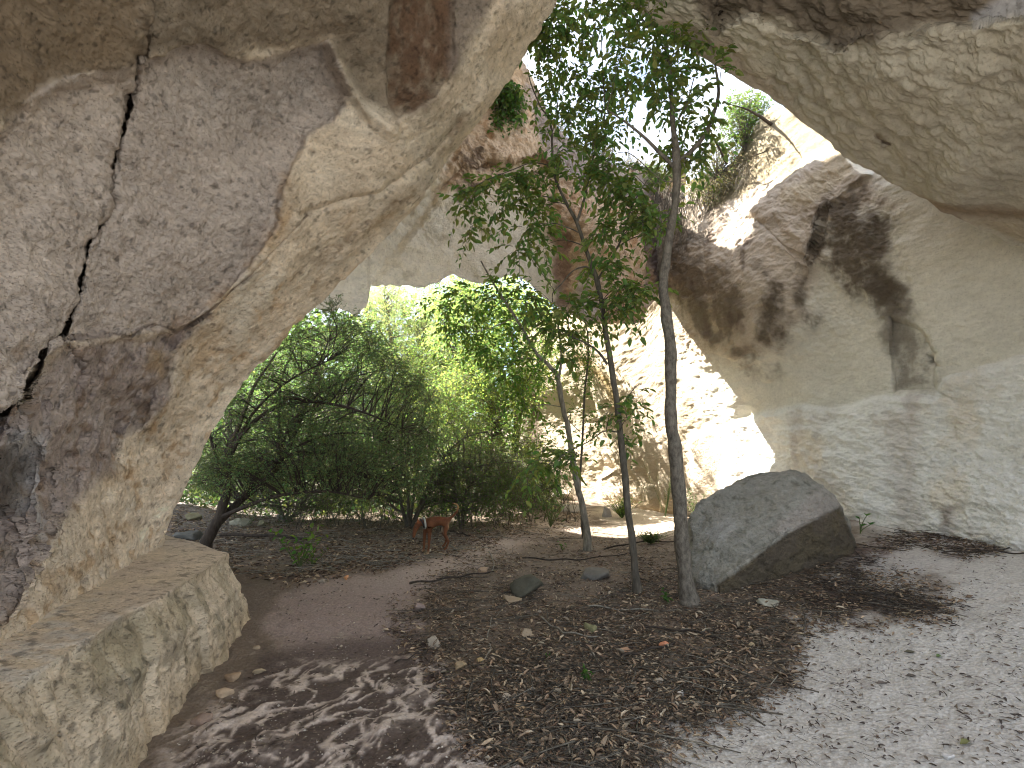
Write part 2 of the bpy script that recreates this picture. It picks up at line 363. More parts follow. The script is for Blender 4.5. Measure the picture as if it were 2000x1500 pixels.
def band_dark(py): return .4+.6*sstep(300, 900, py)
mat_left = rock_mat("rock_left", 1.2, .95, (1.0, 1.0, 3.0), (0, R(35), 0), .8, .4, dist=.026, speck=.4)
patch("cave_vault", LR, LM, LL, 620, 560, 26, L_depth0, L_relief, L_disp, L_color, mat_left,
      ([(1,.01),(4,.03),(8,.06),(14,.12),(22,.2),(30,.32),(38,.46),(48,.6),(60,.78),(75,1.0)], lambda py: np.where(py > 480, 1.1, np.clip((14.1-1.6)/((SP+(750-py)/1000*CP)/(CP-(750-py)/1000*SP))-5.4, .8, 6.8))*1.0), "sweeping pale limestone vault with a long crack on the left")  # unseen rock behind the rim, its height shaped to cut off sun

# ---- right overhang
OR_ = [(1165,-420),(1172,-150),(1215,-3),(1270,45),(1330,82),(1420,142),(1500,185),(1570,240),(1640,300),(1700,335),(1780,376),(1840,412),(1920,452),(2000,490),(2100,530),(2300,600)]
OM = [(1200,-430),(1300,-250),(1420,-40),(1560,-40),(1690,-40),(1810,-40),(1930,-40),(2040,-40),(2040,40),(2040,110),(2040,190),(2040,260),(2040,340),(2070,430),(2150,500),(2340,575)]
OL = [(1250,-900),(1500,-1100),(1700,-1100),(1900,-1100),(2100,-1100),(2400,-1000),(2600,-900),(2800,-700),(2900,-500),(2900,-300),(2900,-100),(2900,100),(2900,250),(2900,350),(2900,430),(2900,520)]
O_depth = rbf([(1165,-420,4.1),(1172,-150,4.9),(1215,0,5.3),(1330,82,5.4),(1500,185,5.5),(1640,300,5.6),(1780,376,5.7),(1920,452,5.8),(2000,490,5.85),(2100,530,5.8),(2300,600,5.3),
  (1420,-40,4.6),(1600,0,4.2),(1800,0,3.7),(2000,0,3.3),(1700,180,4.5),(1850,250,4.5),(2000,250,4.2),(1850,380,5.25),(2000,400,5.1),(2400,0,2.7),(2400,300,3.1),(2900,300,2.0),(2900,-500,1.8),(1900,-1100,2.2),(1250,-900,2.6)], 80)
def O_relief(px, py, P):
    n = fbm(P, 3.0, 4, 22, .6)
    r = .16*(1-sstep(-10, 10, sdf(px, py, [(1380,-60),(1400,60),(1480,30),(1560,70),(1640,95),(1700,60),(1780,75),(1850,50),(2060,25),(2300,-60),(2000,-600),(1500,-300)])+n*26))
    r = r+.10*np.exp(-(sdf(px, py, [(1790,392),(1860,418),(1940,424),(2060,428),(2400,430)], False)/10)**2)
    r = r+.06*(1-sstep(0, 9, sdf(px, py, [(1715,268),(1732,280)], False)))
    return r
def O_disp(px, py, P):
    w_ = worley(P*np.array([.8, 1.5, 1.3]), 3.4, 13); w2 = worley(P*np.array([.8, 1.4, 1.2]), 7.5, 14)
    lumpy = sstep(450, 250, py)*.8+.2
    return fbm(P, .9, 3, 2)*.08+lumpy*((.55-w_)*.085+(.5-w2)*.035)+fbm(P, 9, 3, 9, .65, (1, 2, 2))*.028
def O_color(px, py, P):
    C = np.zeros(px.shape+(3,)); C[:] = (.48, .435, .345)
    n = fbm(P, 2.0, 5, 35, .6); n2 = fbm(P, 6.0, 4, 36, .6)
    paint(C, sstep(-.1, .5, n2), (.33, .29, .23), .5)
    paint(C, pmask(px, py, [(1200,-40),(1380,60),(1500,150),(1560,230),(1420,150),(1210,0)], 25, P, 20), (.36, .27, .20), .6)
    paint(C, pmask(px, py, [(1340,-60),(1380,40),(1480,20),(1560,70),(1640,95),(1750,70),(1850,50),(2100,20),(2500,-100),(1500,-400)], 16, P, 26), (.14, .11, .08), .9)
    paint(C, pmask(px, py, [(1900,30),(2060,-60),(2060,20),(1960,40),(1900,60)], 10, P, 14), (.50, .50, .52), .7)
    paint(C, np.exp(-(sdf(px, py, [(1790,392),(1860,414),(1940,420),(2060,424),(2400,426)], False)/12)**2), (.22, .14, .08), .7)  # brown seam below the overhang, its shadow painted into the colour
    paint(C, pmask(px, py, [(1840,430),(2300,440),(2400,560),(2100,520),(1920,448)], 8, P, 6), (.44, .36, .26), .7)
    paint(C, 1-sstep(0, 10, sdf(px, py, [(1715,268),(1732,280)], False)), (.15, .1, .07), .8)
    return C
mat_over = rock_mat("rock_overhang", 1.0, .5, (1, 1.8, 1.8), (0, 0, 0), .5, .32, dist=.04, speck=.2)
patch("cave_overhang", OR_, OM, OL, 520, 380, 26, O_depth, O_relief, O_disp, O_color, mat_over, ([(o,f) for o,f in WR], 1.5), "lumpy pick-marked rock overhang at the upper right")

# ---- hanging arch across the back
def colpatch(name, top, bot, nx, ny, depth, relief, disp, color, mat, wtop, wbot, label, x0, x1, rn=3.0):
    xs = np.linspace(x0, x1, nx)
    tx, ty = np.array(top, float).T; bx, by = np.array(bot, float).T
    yt = np.interp(xs, tx, ty); yb = np.interp(xs, bx, by)
    z0 = xs*0
    yt = yt+rn*(vnoise(np.stack([xs*.05, z0, z0], -1), 71)+.6*vnoise(np.stack([xs*.15, z0, z0], -1), 72))
    yb = yb+rn*(vnoise(np.stack([xs*.04, z0+3, z0], -1), 73)+.6*vnoise(np.stack([xs*.13, z0+5, z0], -1), 74))
    t = np.linspace(0, 1, ny)[:, None]
    px = np.broadcast_to(xs, (ny, nx)).copy(); py = yt+(yb-yt)*t
    Y = depth(px, py); P = unproj(px, py, Y)
    if relief is not None: Y = Y+relief(px, py, P); P = unproj(px, py, Y)
    C = color(px, py, P); Nn = gnormals(P); sg = np.sign((Nn*(np.array([0, 0, CAMZ])-P)).sum(-1, keepdims=True)); Nn *= sg
    fade = np.ones(ny); fade[:6] = np.linspace(.2, 1, 6); fade[-6:] = np.linspace(1, .2, 6)
    P = P+Nn*(disp(px, py, P)*fade[:, None])[..., None]
    rows = [P]; cols = [C]
    pre = []
    for off, f in (wtop or []):
        nn = fbm(P[0], 1.0, 3, 92)
        pre.append(unproj(px[0], py[0]+off*(1+.4*nn), Y[0]+f*(1+.2*nn)))
    post = []
    for off, f in (wbot or []):
        nn = fbm(P[-1], 1.0, 3, 93)
        post.append(unproj(px[-1], py[-1]-off*(1+.4*nn), Y[-1]+f*(1+.2*nn)))
    P = np.concatenate([p[None] for p in pre[::-1]]+[P]+[p[None] for p in post], 0)
    C = np.concatenate([C[:1]]*len(pre)+[C]+[C[-1:]]*len(post), 0)
    o = mesh_np(name, P.reshape(-1, 3), grid_faces(*P.shape[:2]), mat, C.reshape(-1, 3))
    return tag(o, label, None, None, 'structure')
A_top = [(500,430),(700,250),(800,120),(880,60),(960,70),(1015,112),(1050,170),(1075,235),(1110,275),(1150,300),(1200,322),(1250,332),(1300,342),(1340,350)]
A_bot = [(500,600),(600,598),(635,610),(660,603),(695,618),(718,592),(724,556),(760,554),(820,560),(860,548),(885,538),(915,552),(945,555),(965,545),(1000,538),(1035,552),(1060,580),(1090,600),(1110,612),(1150,634),(1200,632),(1235,636),(1258,624),(1264,600),(1300,560),(1340,520)]
A_depth = rbf([(500,430,9.5),(500,600,9.0),(635,610,9.6),(720,560,10.4),(700,450,10.6),(800,300,10.9),(900,150,11.4),(820,555,11.0),(900,450,11.4),(1000,300,11.5),(1010,115,12.2),(1000,535,11.2),(1075,480,11.5),(1085,600,11.2),(1110,560,11.0),(1100,260,12.2),
  (1150,450,10.5),(1160,630,10.2),(1200,320,12.0),(1200,420,11.0),(1235,632,10.4),(1262,600,11.0),(1240,480,11.0),(1285,450,12.4),(1300,342,13.2),(1340,350,13.4),(1340,520,13.0),(1300,560,12.8)], 40)
def A_relief(px, py, P):
    n = fbm(P, 1.5, 4, 23, .6)
    r = .35*pmask(px, py, [(950,310),(1005,318),(1060,300),(1075,330),(1000,345),(930,330)], 6, P, 8)
    r = r+.2*pmask(px, py, [(640,560),(700,470),(900,330),(740,540),(725,600),(690,590)], 10)
    r = r-.25*pmask(px, py, [(820,560),(700,640),(650,610),(700,560),(723,500)], 8)*0
    r = r+.12*np.exp(-(sdf(px, py, [(1078,330),(1085,480),(1100,600)], False)/9)**2)
    return r
def A_disp(px, py, P):
    smooth = pmask(px, py, [(560,650),(640,540),(850,340),(1060,390),(1080,500),(1080,620)], 25)
    return fbm(P, .7, 4, 4)*.22*(1-.5*smooth)+fbm(P, 3.5, 4, 6, .6)*(.05+.11*(1-smooth))+(.5-worley(P, 2.8, 8))*.08*smooth+fbm(P, 10, 3, 18)*.03*(1-smooth)
def A_color(px, py, P):
    C = np.zeros(px.shape+(3,)); C[:] = (.75, .69, .56)
    n = fbm(P, 1.0, 5, 41, .6); n2 = fbm(P, 3.5, 5, 42, .65)
    paint(C, pmask(px, py, [(850,380),(900,260),(960,60),(1100,200),(1340,300),(1340,700),(1100,640),(1070,420),(990,360)], 18, P, 30), (.52, .38, .26), .9)
    paint(C, sstep(.05, .5, n2)*pmask(px, py, [(880,330),(940,150),(1100,200),(1340,300),(1340,640),(1090,600),(1060,330)], 20, P, 30), (.42, .22, .10), .7)
    paint(C, pmask(px, py, [(900,280),(960,250),(945,330),(925,400),(890,390)], 10, P, 22)*sstep(-.2, .2, n2), (.10, .07, .05), .85)
    paint(C, pmask(px, py, [(950,310),(1030,315),(1060,330),(1000,345)], 6, P, 8), (.62, .55, .42), .6)
    paint(C, pmask(px, py, [(1020,130),(1080,240),(1180,310),(1300,345),(1300,420),(1180,380),(1080,330),(1040,230)], 14, P, 26), (.30, .27, .27), .75)
    paint(C, pmask(px, py, [(1075,440),(1110,440),(1112,610),(1085,600)], 8, P, 10), (.24, .15, .12), .75)
    paint(C, pmask(px, py, [(1110,620),(1130,520),(1170,560),(1180,640)], 12, P, 16), (.52, .47, .46), .6)
    paint(C, pmask(px, py, [(1180,560),(1265,560),(1262,640),(1170,640)], 12, P, 16), (.45, .30, .17), .6)
    paint(C, pmask(px, py, [(1240,380),(1360,340),(1360,560),(1270,560),(1255,480)], 12, P, 22), (.10, .075, .075), .85)  # corner between arch and wall, its shadow painted dark
    paint(C, sstep(.15, .5, n2)*pmask(px, py, [(560,650),(640,540),(850,340),(1060,390),(1080,500),(1080,620)], 25), (.48, .42, .30), .5)
    return C
mat_far = rock_mat("rock_far", .6, .9, (1, 1, 1), (0, 0, 0), .6, .35, dist=.08, speck=.2)
colpatch("rock_arch", A_top, A_bot, 520, 420, A_depth, A_relief, A_disp, A_color, mat_far,
         [(8,.1),(14,.3),(20,.6),(26,.85),(30,1.0)], [(3,.05),(7,.15),(12,.35),(18,.6),(26,.7),(40,.85),(60,.95),(200,1.0)], "hanging limestone arch over the gap to the trees", 500, 1340)

# ---- right and rear quarry wall
C_top = [(1010,640),(1100,600),(1200,560),(1262,470),(1285,400),(1320,378),(1350,352),(1390,345),(1420,330),(1450,290),(1480,240),(1510,205),(1560,215),(1600,250),(1640,270),(1700,260),(1800,230),(2000,200),(2600,200)]
C_bot = [(1010,1015),(1160,1012),(1250,1020),(1340,1035),(1500,1045),(1690,1060),(1800,1065),(2000,1090),(2200,1150),(2600,1300)]
C_depth = rbf([(1010,640,19),(1010,1010,18.5),(1110,700,16.5),(1110,980,16),(1180,980,14.8),(1180,640,14.8),(1250,1010,13.8),(1250,650,13.7),(1340,1020,12.9),(1330,640,11.9),(1300,500,11.9),(1300,385,12.4),(1390,345,11.6),(1390,430,10.9),
  (1450,850,10.9),(1450,600,9.9),(1450,1030,11.4),(1530,920,9.9),(1510,205,10.3),(1540,400,9.3),(1600,520,8.8),(1600,700,9.0),(1600,1040,9.1),(1700,1040,7.9),(1640,270,8.5),(1750,450,7.6),(1800,620,7.4),(1800,900,7.3),(1840,1050,6.8),(2000,300,5.9),(2000,500,6.15),(2000,700,6.2),(2000,900,6.1),(2000,1060,5.75),(2300,600,4.9),(2600,500,4.1),(2600,1100,3.9),(2300,1100,4.7)], 50)
LOW = [(1340,850),(1400,835),(1500,800),(1560,790),(1620,795),(1660,790),(1700,775),(1770,770),(1830,772),(1850,740),(1900,725),(2000,697),(2300,640),(2700,700),(2700,1400),(1340,1200)]
def C_relief(px, py, P):
    n = fbm(P, 2.0, 5, 24, .6)
    low = sdf(px, py, LOW)
    r = -.13*(1-sstep(-14, 4, low+n*8))
    # stepped recesses cut in the rear wall
    e1 = [(1150,600),(1160,760),(1178,830),(1197,885),(1200,915),(1168,932),(1176,1060),(3000,1100),(3000,600)]
    e2 = [(1235,700),(1238,840),(1260,900),(1279,948),(1262,952),(1264,982),(1238,988),(1240,1060),(3000,1100),(3000,600)]
    e3 = [(1284,880),(1286,950),(1294,1000),(1294,1060),(3000,1100),(3000,880)]
    f1 = sstep(720, 800, py)
    r = r+.5*sstep(-2, 5, sdf(px, py, e1)+n*3)*f1+.5*sstep(-2, 5, sdf(px, py, e2)+n*3)*sstep(760, 850, py)+.3*sstep(-2, 4, sdf(px, py, e3))*sstep(880, 950, py)
    # raised lower course (cream bench) and tool grooves
    r = r+.10*pmask(px, py, [(1450,770),(1500,830),(1560,960),(1600,1060),(1500,1060),(1440,960)], 20)
    # small niche
    r = r+.28*(1-sstep(-3, 4, np.sqrt(((px-1828)*1.1)**2+((py-706-(px-1828)*.7)*1.3)**2)-12))
    # edge of the stained bulge
    st = sdf(px, py, [(1300,360),(1560,330),(1700,400),(1760,520),(1700,600),(1590,540),(1590,620),(1500,740),(1400,720),(1330,640),(1290,500)])
    r = r-.14*(1-sstep(-60, 16, st+n*16))
    r = r-.10*(1-sstep(-14, 6, sdf(px, py, [(1540,330),(1600,300),(1650,290),(1700,340),(1600,420),(1580,540),(1520,440),(1440,420)])+n*10))
    # diagonal crack
    r = r+.07*(1-sstep(0, 4, sdf(px, py, [(1480,430),(1530,480),(1580,515),(1600,450),(1610,400)], False)+n*3))
    # block notch at the foot of the stain
    r = r+.10*pmask(px, py, [(1740,620),(1800,640),(1836,690),(1836,765),(1745,772)], 5, P, 6)
    return r
def C_disp(px, py, P):
    low = 1-sstep(-20, 10, sdf(px, py, LOW))
    st = 1-sstep(-40, 30, sdf(px, py, [(1280,340),(1560,260),(1760,420),(1800,620),(1700,640),(1500,740),(1330,700),(1270,500)]))
    far = sstep(1500, 1300, px)
    bed = fbm(P@np.array([[.77, .64, 0], [-.64, .77, 0], [0, 0, 1]]), 2.0, 6, 15, .68, (1, .8, 2.4))*(1-sstep(1500, 1380, px)*.6)
    return fbm(P, .7, 3, 3)*.12+low*(1-.75*sstep(1560, 1400, px))*(bed*.10+fbm(P, 7, 3, 19, .65)*.035)+(1-low)*fbm(P, 4, 4, 16, .55, (1, 1, 2))*.03+st*(fbm(P, 5, 5, 17, .7)*.075)+far*(1-st)*fbm(P, 5, 4, 12, .6)*.025
def C_color(px, py, P):
    C = np.zeros(px.shape+(3,)); C[:] = (.66, .63, .54)
    n = fbm(P, 1.2, 5, 51, .6); n2 = fbm(P, 5, 5, 52, .65)
    drip = fbm(P, 1.6, 5, 53, .6, (1.6, 1.6, .3))
    low = pmask(px, py, LOW, 5, P, 5)
    paint(C, low, (.78, .77, .72), .9)
    paint(C, low*sstep(.1, .5, n), (.72, .62, .48), .5)
    paint(C, low*sstep(.12, .45, drip)*sstep(1480, 1560, px), (.47, .40, .36), .4)
    for pl in ([(1735,800),(1790,800),(1800,900),(1790,1050),(1735,1060),(1745,900)], [(1585,820),(1625,800),(1600,860)], [(1590,900),(1660,960),(1700,1040),(1640,1000)]):
        paint(C, pmask(px, py, pl, 26, P, 40), (.46, .39, .33), .45)
    paint(C, pmask(px, py, [(1825,990),(1855,985),(1850,1030),(1830,1030)], 8, P, 10), (.25, .2, .17), .7)
    # pink-brown weathered bulge
    paint(C, pmask(px, py, [(1270,340),(1560,300),(1640,290),(1740,400),(1600,440),(1590,560),(1560,640),(1480,700),(1340,700),(1265,600)], 25, P, 35), (.50, .42, .34), .85)
    paint(C, pmask(px, py, [(1300,560),(1420,560),(1460,700),(1350,720)], 30, P, 30), (.46, .36, .25), .55)
    # black biological stains
    stn = sstep(-.65, .15, .6*n2+.9*drip)
    for pl, a in (([(1590,370),(1680,360),(1745,440),(1760,600),(1720,600),(1640,560),(1585,500)], .95), ([(1490,530),(1575,540),(1600,620),(1550,690),(1490,660)], .95), ([(1700,560),(1760,540),(1790,640),(1830,700),(1836,765),(1750,772),(1730,660)], .7),
                  ([(1440,680),(1475,690),(1505,740),(1480,740)], .85), ([(1315,470),(1420,520),(1450,620),(1400,680),(1330,660),(1300,560)], .75), ([(1290,380),(1420,390),(1400,470),(1310,520),(1270,460)], .8)):
        paint(C, pmask(px, py, pl, 20, P, 45)*stn, (.12, .095, .07), a)
    paint(C, sstep(.25, .5, drip)*pmask(px, py, [(1300,400),(1500,400),(1520,620),(1330,680)], 30, P, 30), (.14, .10, .08), .7)
    # tan broken stone near the rim
    paint(C, pmask(px, py, [(1530,380),(1600,330),(1650,290),(1660,340),(1600,390),(1540,400)], 10, P, 20), (.50, .42, .30), .8)
    paint(C, pmask(px, py, [(1330,350),(1420,300),(1490,190),(1570,190),(1720,240),(1720,300),(1620,300),(1540,345),(1400,400)], 14, P, 26), (.20, .165, .10), .92)  # rim top painted darker in place of shade, against glaring sun
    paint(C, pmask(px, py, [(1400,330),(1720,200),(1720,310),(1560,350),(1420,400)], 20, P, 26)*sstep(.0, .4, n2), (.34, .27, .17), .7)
    # rear wall: warm ochre near the ground
    paint(C, pmask(px, py, [(1000,560),(1280,600),(1400,850),(1440,1060),(1000,1060)], 30, P, 30), (.40, .32, .225), .85)
    paint(C, sstep(960, 1010, py)*sstep(1360, 1300, px), (.62, .42, .22), .6)
    paint(C, pmask(px, py, [(1025,700),(1045,680),(1060,900),(1080,960),(1030,900)], 10, P, 16), (.12, .08, .06), .8)
    paint(C, np.exp(-(sdf(px, py, [(1130,700),(1180,740),(1210,800)], False)/13)**2), (.2, .14, .05), .85)
    return C
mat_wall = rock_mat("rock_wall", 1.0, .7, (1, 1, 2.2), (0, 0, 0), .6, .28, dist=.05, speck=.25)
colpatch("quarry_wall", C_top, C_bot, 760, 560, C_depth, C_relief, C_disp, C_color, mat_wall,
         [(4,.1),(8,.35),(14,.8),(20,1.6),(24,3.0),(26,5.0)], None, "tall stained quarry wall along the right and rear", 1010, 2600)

# ---- side walls and roof of the chamber behind the viewer (rough shells)
def shell(name, P, col, label, seed=5, amp=.15):
    N_ = gnormals(P); P = P+N_*(fbm(P, .8, 5, seed)*amp*2)[..., None]
    C = np.zeros(P.shape); C[:] = col; C *= (1+.2*fbm(P, 2, 4, seed+1))[..., None]
    return tag(mesh_np(name, P.reshape(-1, 3), grid_faces(*P.shape[:2]), mat_over, C.reshape(-1, 3)), label, None, None, 'structure')
u, v = np.meshgrid(np.linspace(-9, 9, 60), np.linspace(-1.6, 3.2, 30))  # unseen roof, cut short so sky light fills the chamber
shell("unseen_roof", np.stack([u, v, 6.9-.03*(u-1)**2+.0*v], -1), (.40, .35, .28), "rough limestone roof behind the viewpoint", 81, .1)

yy = np.linspace(4.2, 15.5, 80); rows = []  # unseen roof slab, added to block sun from the ground
for y in yy:
    z = 7.9+.12*(y-6); cand = np.linspace(-3.5, 1.0, 200); pp = np.stack([cand, cand*0+y, cand*0+z], -1); qx, qy = proj(pp)
    lim_ = np.interp(-qy, -np.array([q[1] for q in LR], float), [q[0] for q in LR])-55
    ok = cand[qx < lim_]; xm = ok.max() if len(ok) else -3.5; xm = min(xm, -3.0-(y-11.6)*1.0) if y > 11.6 else xm
    rows.append(np.stack([np.linspace(-18, xm, 70), np.full(70, y), np.full(70, z)], -1))
shell("unseen_roof", np.array(rows), (.42, .36, .28), "added unseen rock roof behind the vault, keeping sun off the ground", 84, .06)
# ================================================================== GROUND
def ground_h(x, y):
    h = .60*sstep(1.0, 6.3, x)*(1-sstep(8.2, 12.5, y))
    h = h+.05*np.maximum(0, y-13)*(1-sstep(0, 6, x))
    h = h+.10*np.maximum(0, -x-5.0)*sstep(6, 10, y)
    P = np.stack([x, y, x*0], -1)
    return h+fbm(P, .5, 3, 61)*.10*sstep(2.5, 6, y)+fbm(P, 2.2, 3, 62)*.018
def gz(x, y): return float(ground_h(np.array([x], float), np.array([y], float))[0])
def gpt(px, py, dz=0.0):
    Y = ghit(px, py, 0.0)
    for _ in range(12):
        p = unproj(px, py, Y); z = gz(p[0], p[1]); Y = .5*Y+.5*ghit(px, py, z)
    p = unproj(px, py, Y); return Vector((p[0], p[1], gz(p[0], p[1])+dz))
WHITE = [(1690,1035),(1750,1070),(1700,1100),(1650,1110),(1620,1150),(1740,1170),(1830,1160),(1900,1200),(1720,1205),(1580,1200),(1530,1260),(1520,1300),(1540,1340),(1470,1370),(1400,1400),(1330,1440),(1290,1520),(1200,1800),(3600,1800),(3600,900),(1700,1000)]
DEBRIS = [(1650,1100),(1700,1060),(1800,1030),(1900,1040),(1960,1075),(1880,1090),(1790,1060),(1720,1085),(1700,1120),(1640,1150)]
DEBRIS2 = [(1560,1190),(1600,1140),(1700,1150),(1800,1160),(1850,1190),(1780,1205),(1700,1190),(1620,1210)]
PATH = [(560,1160),(640,1130),(780,1105),(900,1080),(950,1045),(1000,1020),(1060,1005),(1150,1000),(1150,1030),(1040,1050),(960,1090),(860,1130),(800,1180),(830,1240),(780,1290),(600,1300),(520,1230)]
VEINS = [(300,1560),(330,1460),(420,1370),(540,1310),(700,1290),(850,1285),(890,1330),(900,1400),(1000,1460),(1060,1560)]
SUNPATCH = [(1150,1000),(1200,985),(1340,985),(1345,1045),(1290,1048),(1230,1035)]
LITTER = [(800,1170),(880,1110),(1000,1070),(1100,1030),(1330,1060),(1700,1110),(1850,1190),(1560,1210),(1530,1330),(1400,1400),(1250,1500),(1000,1500),(900,1400),(860,1280),(780,1230)]
ys = np.concatenate([np.linspace(-6, 1.3, 30)[:-1], 1.3*(34/1.3)**np.linspace(0, 1, 640), np.geomspace(36, 900, 14)])
us = np.concatenate([-np.geomspace(6, 1.35, 14)[:-1], np.linspace(-1.35, 1.35, 760), np.geomspace(1.35, 6, 14)[1:]])
Yg, Ug = np.meshgrid(ys, us, indexing='ij')
Xg = Ug*np.maximum(np.abs(Yg), 1.3)
Zg = ground_h(Xg, Yg)
Pg = np.stack([Xg, Yg, Zg], -1)
pxg, pyg = proj(Pg); near = Yg > 1.0
pxg = np.where(near, pxg, np.where(Xg > .3, 1800, 500)); pyg = np.where(near, pyg, 1790)
n1 = fbm(Pg, 3, 5, 63, .6); n2 = fbm(Pg, 11, 4, 64, .6); n3 = fbm(Pg, 1.1, 4, 65, .6)
wh = pmask(pxg, pyg, WHITE, 40, Pg, 75, 66, 2.0)
veinm = pmask(pxg, pyg, VEINS, 24, Pg, 30, 67)
q = Pg+.25*np.stack([fbm(Pg, 2.2, 3, 68), fbm(Pg, 2.2, 3, 69), 0*n1], -1)
a_ = R(-38); qr = q@np.array([[math.cos(a_), -math.sin(a_), 0], [math.sin(a_), math.cos(a_), 0], [0, 0, 1]])
v1 = 1-np.abs(fbm(qr, 2.6, 3, 70, .5, (2.2, .6, 1)))*7.5
v2 = 1-np.abs(fbm(q, 3.8, 3, 75, .5, (1.8, .6, 1)))*8.5
vein = np.clip(np.maximum(v1, v2*.9), 0, 1)*(.55+.7*sstep(-.3, .3, n3))
vein = np.clip(sstep(.2, .8, vein+n2*.4+.3*fbm(Pg, 30, 2, 77, .7))+.3*sstep(-.1, .5, n1)*sstep(-.1, .3, n2), 0, 1)*veinm
Cg = np.zeros(Pg.shape); Cg[:] = (.18, .14, .105)
paint(Cg, sstep(-.1, .4, n1), (.19, .15, .115), .7)
pathm = pmask(pxg, pyg, PATH, 22, Pg, 22, 71)
paint(Cg, pathm, (.47, .38, .32), .85)
paint(Cg, pathm*sstep(1100, 1180, pyg), (.26, .20, .18), .7)
paint(Cg, pathm*sstep(1060, 1010, pyg), (.40, .33, .26), .5)
paint(Cg, pmask(pxg, pyg, [(520,1280),(700,1240),(820,1240),(900,1330),(1000,1520),(250,1600)], 20, Pg, 20), (.085, .062, .055), .75)
paint(Cg, vein, (.60, .51, .44), .95)
sunp = pmask(pxg, pyg, SUNPATCH, 10, Pg, 10)
paint(Cg, sunp, (.50, .42, .32), .9)
paint(Cg, wh, (.55, .525, .485), .96)
paint(Cg, sstep(.9, -.2, Yg), (.66, .63, .57), 1)  # unseen ground behind the camera, whitened as an added bounce surface
paint(Cg, wh*sstep(-.05, .45, n3), (.42, .39, .365), .45)
deb = np.maximum(pmask(pxg, pyg, DEBRIS, 12, Pg, 24, 72), pmask(pxg, pyg, DEBRIS2, 12, Pg, 24, 73))
paint(Cg, deb*sstep(-.25, .15, n2), (.15, .10, .085), .8)
paint(Cg, sstep(.36, .5, n2)*(1-wh)*(1-veinm), (.34, .29, .23), .5)
paint(Cg, sstep(.30, .45, n2)*wh, (.30, .26, .23), .5)
leftrock = pmask(pxg, pyg, [(330,1060),(340,930),(600,930),(700,980),(560,1010),(420,1050)], 20, Pg, 20)
paint(Cg, leftrock, (.15, .135, .13), .8)
fade = np.clip(1-(Yg-20)/20, 0, 1)
hd = n1*.012+n2*.009+vein*(.004)+(1-wh)*(1-pathm)*fbm(Pg, 5, 3, 74)*.02
hd = np.where(veinm > .1, hd+.016*fbm(Pg, 8, 3, 76)*veinm, hd)
Pg[..., 2] += hd*fade
def ground_mat():
    m, N, L, b = new_mat("ground"); a = N.new("ShaderNodeAttribute"); a.attribute_name = "Col"
    tc = N.new("ShaderNodeTexCoord")
    def nz(s, d, r=.6):
        n = N.new("ShaderNodeTexNoise"); n.inputs['Scale'].default_value = s; n.inputs['Detail'].default_value = d; n.inputs['Roughness'].default_value = r; L.new(tc.outputs['Object'], n.inputs['Vector']); return n
    n = nz(35, 8, .7); n2 = nz(90, 4); v = N.new("ShaderNodeTexVoronoi"); v.inputs['Scale'].default_value = 45; L.new(tc.outputs['Object'], v.inputs['Vector'])
    mr = N.new("ShaderNodeMapRange"); mr.inputs[1].default_value = .3; mr.inputs[2].default_value = .7; mr.inputs[3].default_value = .68; mr.inputs[4].default_value = 1.3; L.new(n.outputs[0], mr.inputs[0])
    sp = N.new("ShaderNodeMapRange"); sp.inputs[1].default_value = .66; sp.inputs[2].default_value = .72; sp.inputs[3].default_value = 0; sp.inputs[4].default_value = .5; L.new(n2.outputs[0], sp.inputs[0])
    vs = N.new("ShaderNodeVectorMath"); vs.operation = 'SCALE'; L.new(a.outputs['Color'], vs.inputs[0]); L.new(mr.outputs[0], vs.inputs['Scale'])
    mx = N.new("ShaderNodeMix"); mx.data_type = 'RGBA'; mx.inputs[7].default_value = (.42, .38, .33, 1); L.new(sp.outputs[0], mx.inputs[0]); L.new(vs.outputs[0], mx.inputs[6])
    L.new(mx.outputs[2], b.inputs['Base Color']); b.inputs['Roughness'].default_value = .92; b.inputs['Specular IOR Level'].default_value = .25
    ad = N.new("ShaderNodeMath"); ad.operation = 'ADD'; L.new(n.outputs[0], ad.inputs[0]); L.new(v.outputs['Distance'], ad.inputs[1])
    bp = N.new("ShaderNodeBump"); bp.inputs['Strength'].default_value = .8; bp.inputs['Distance'].default_value = .009; L.new(ad.outputs[0], bp.inputs['Height']); L.new(bp.outputs[0], b.inputs['Normal'])
    return m
tag(mesh_np("ground", Pg.reshape(-1, 3), grid_faces(*Pg.shape[:2]), ground_mat(), Cg.reshape(-1, 3)), "dark leaf-strewn soil running into pale limestone floor", None, None, 'structure')

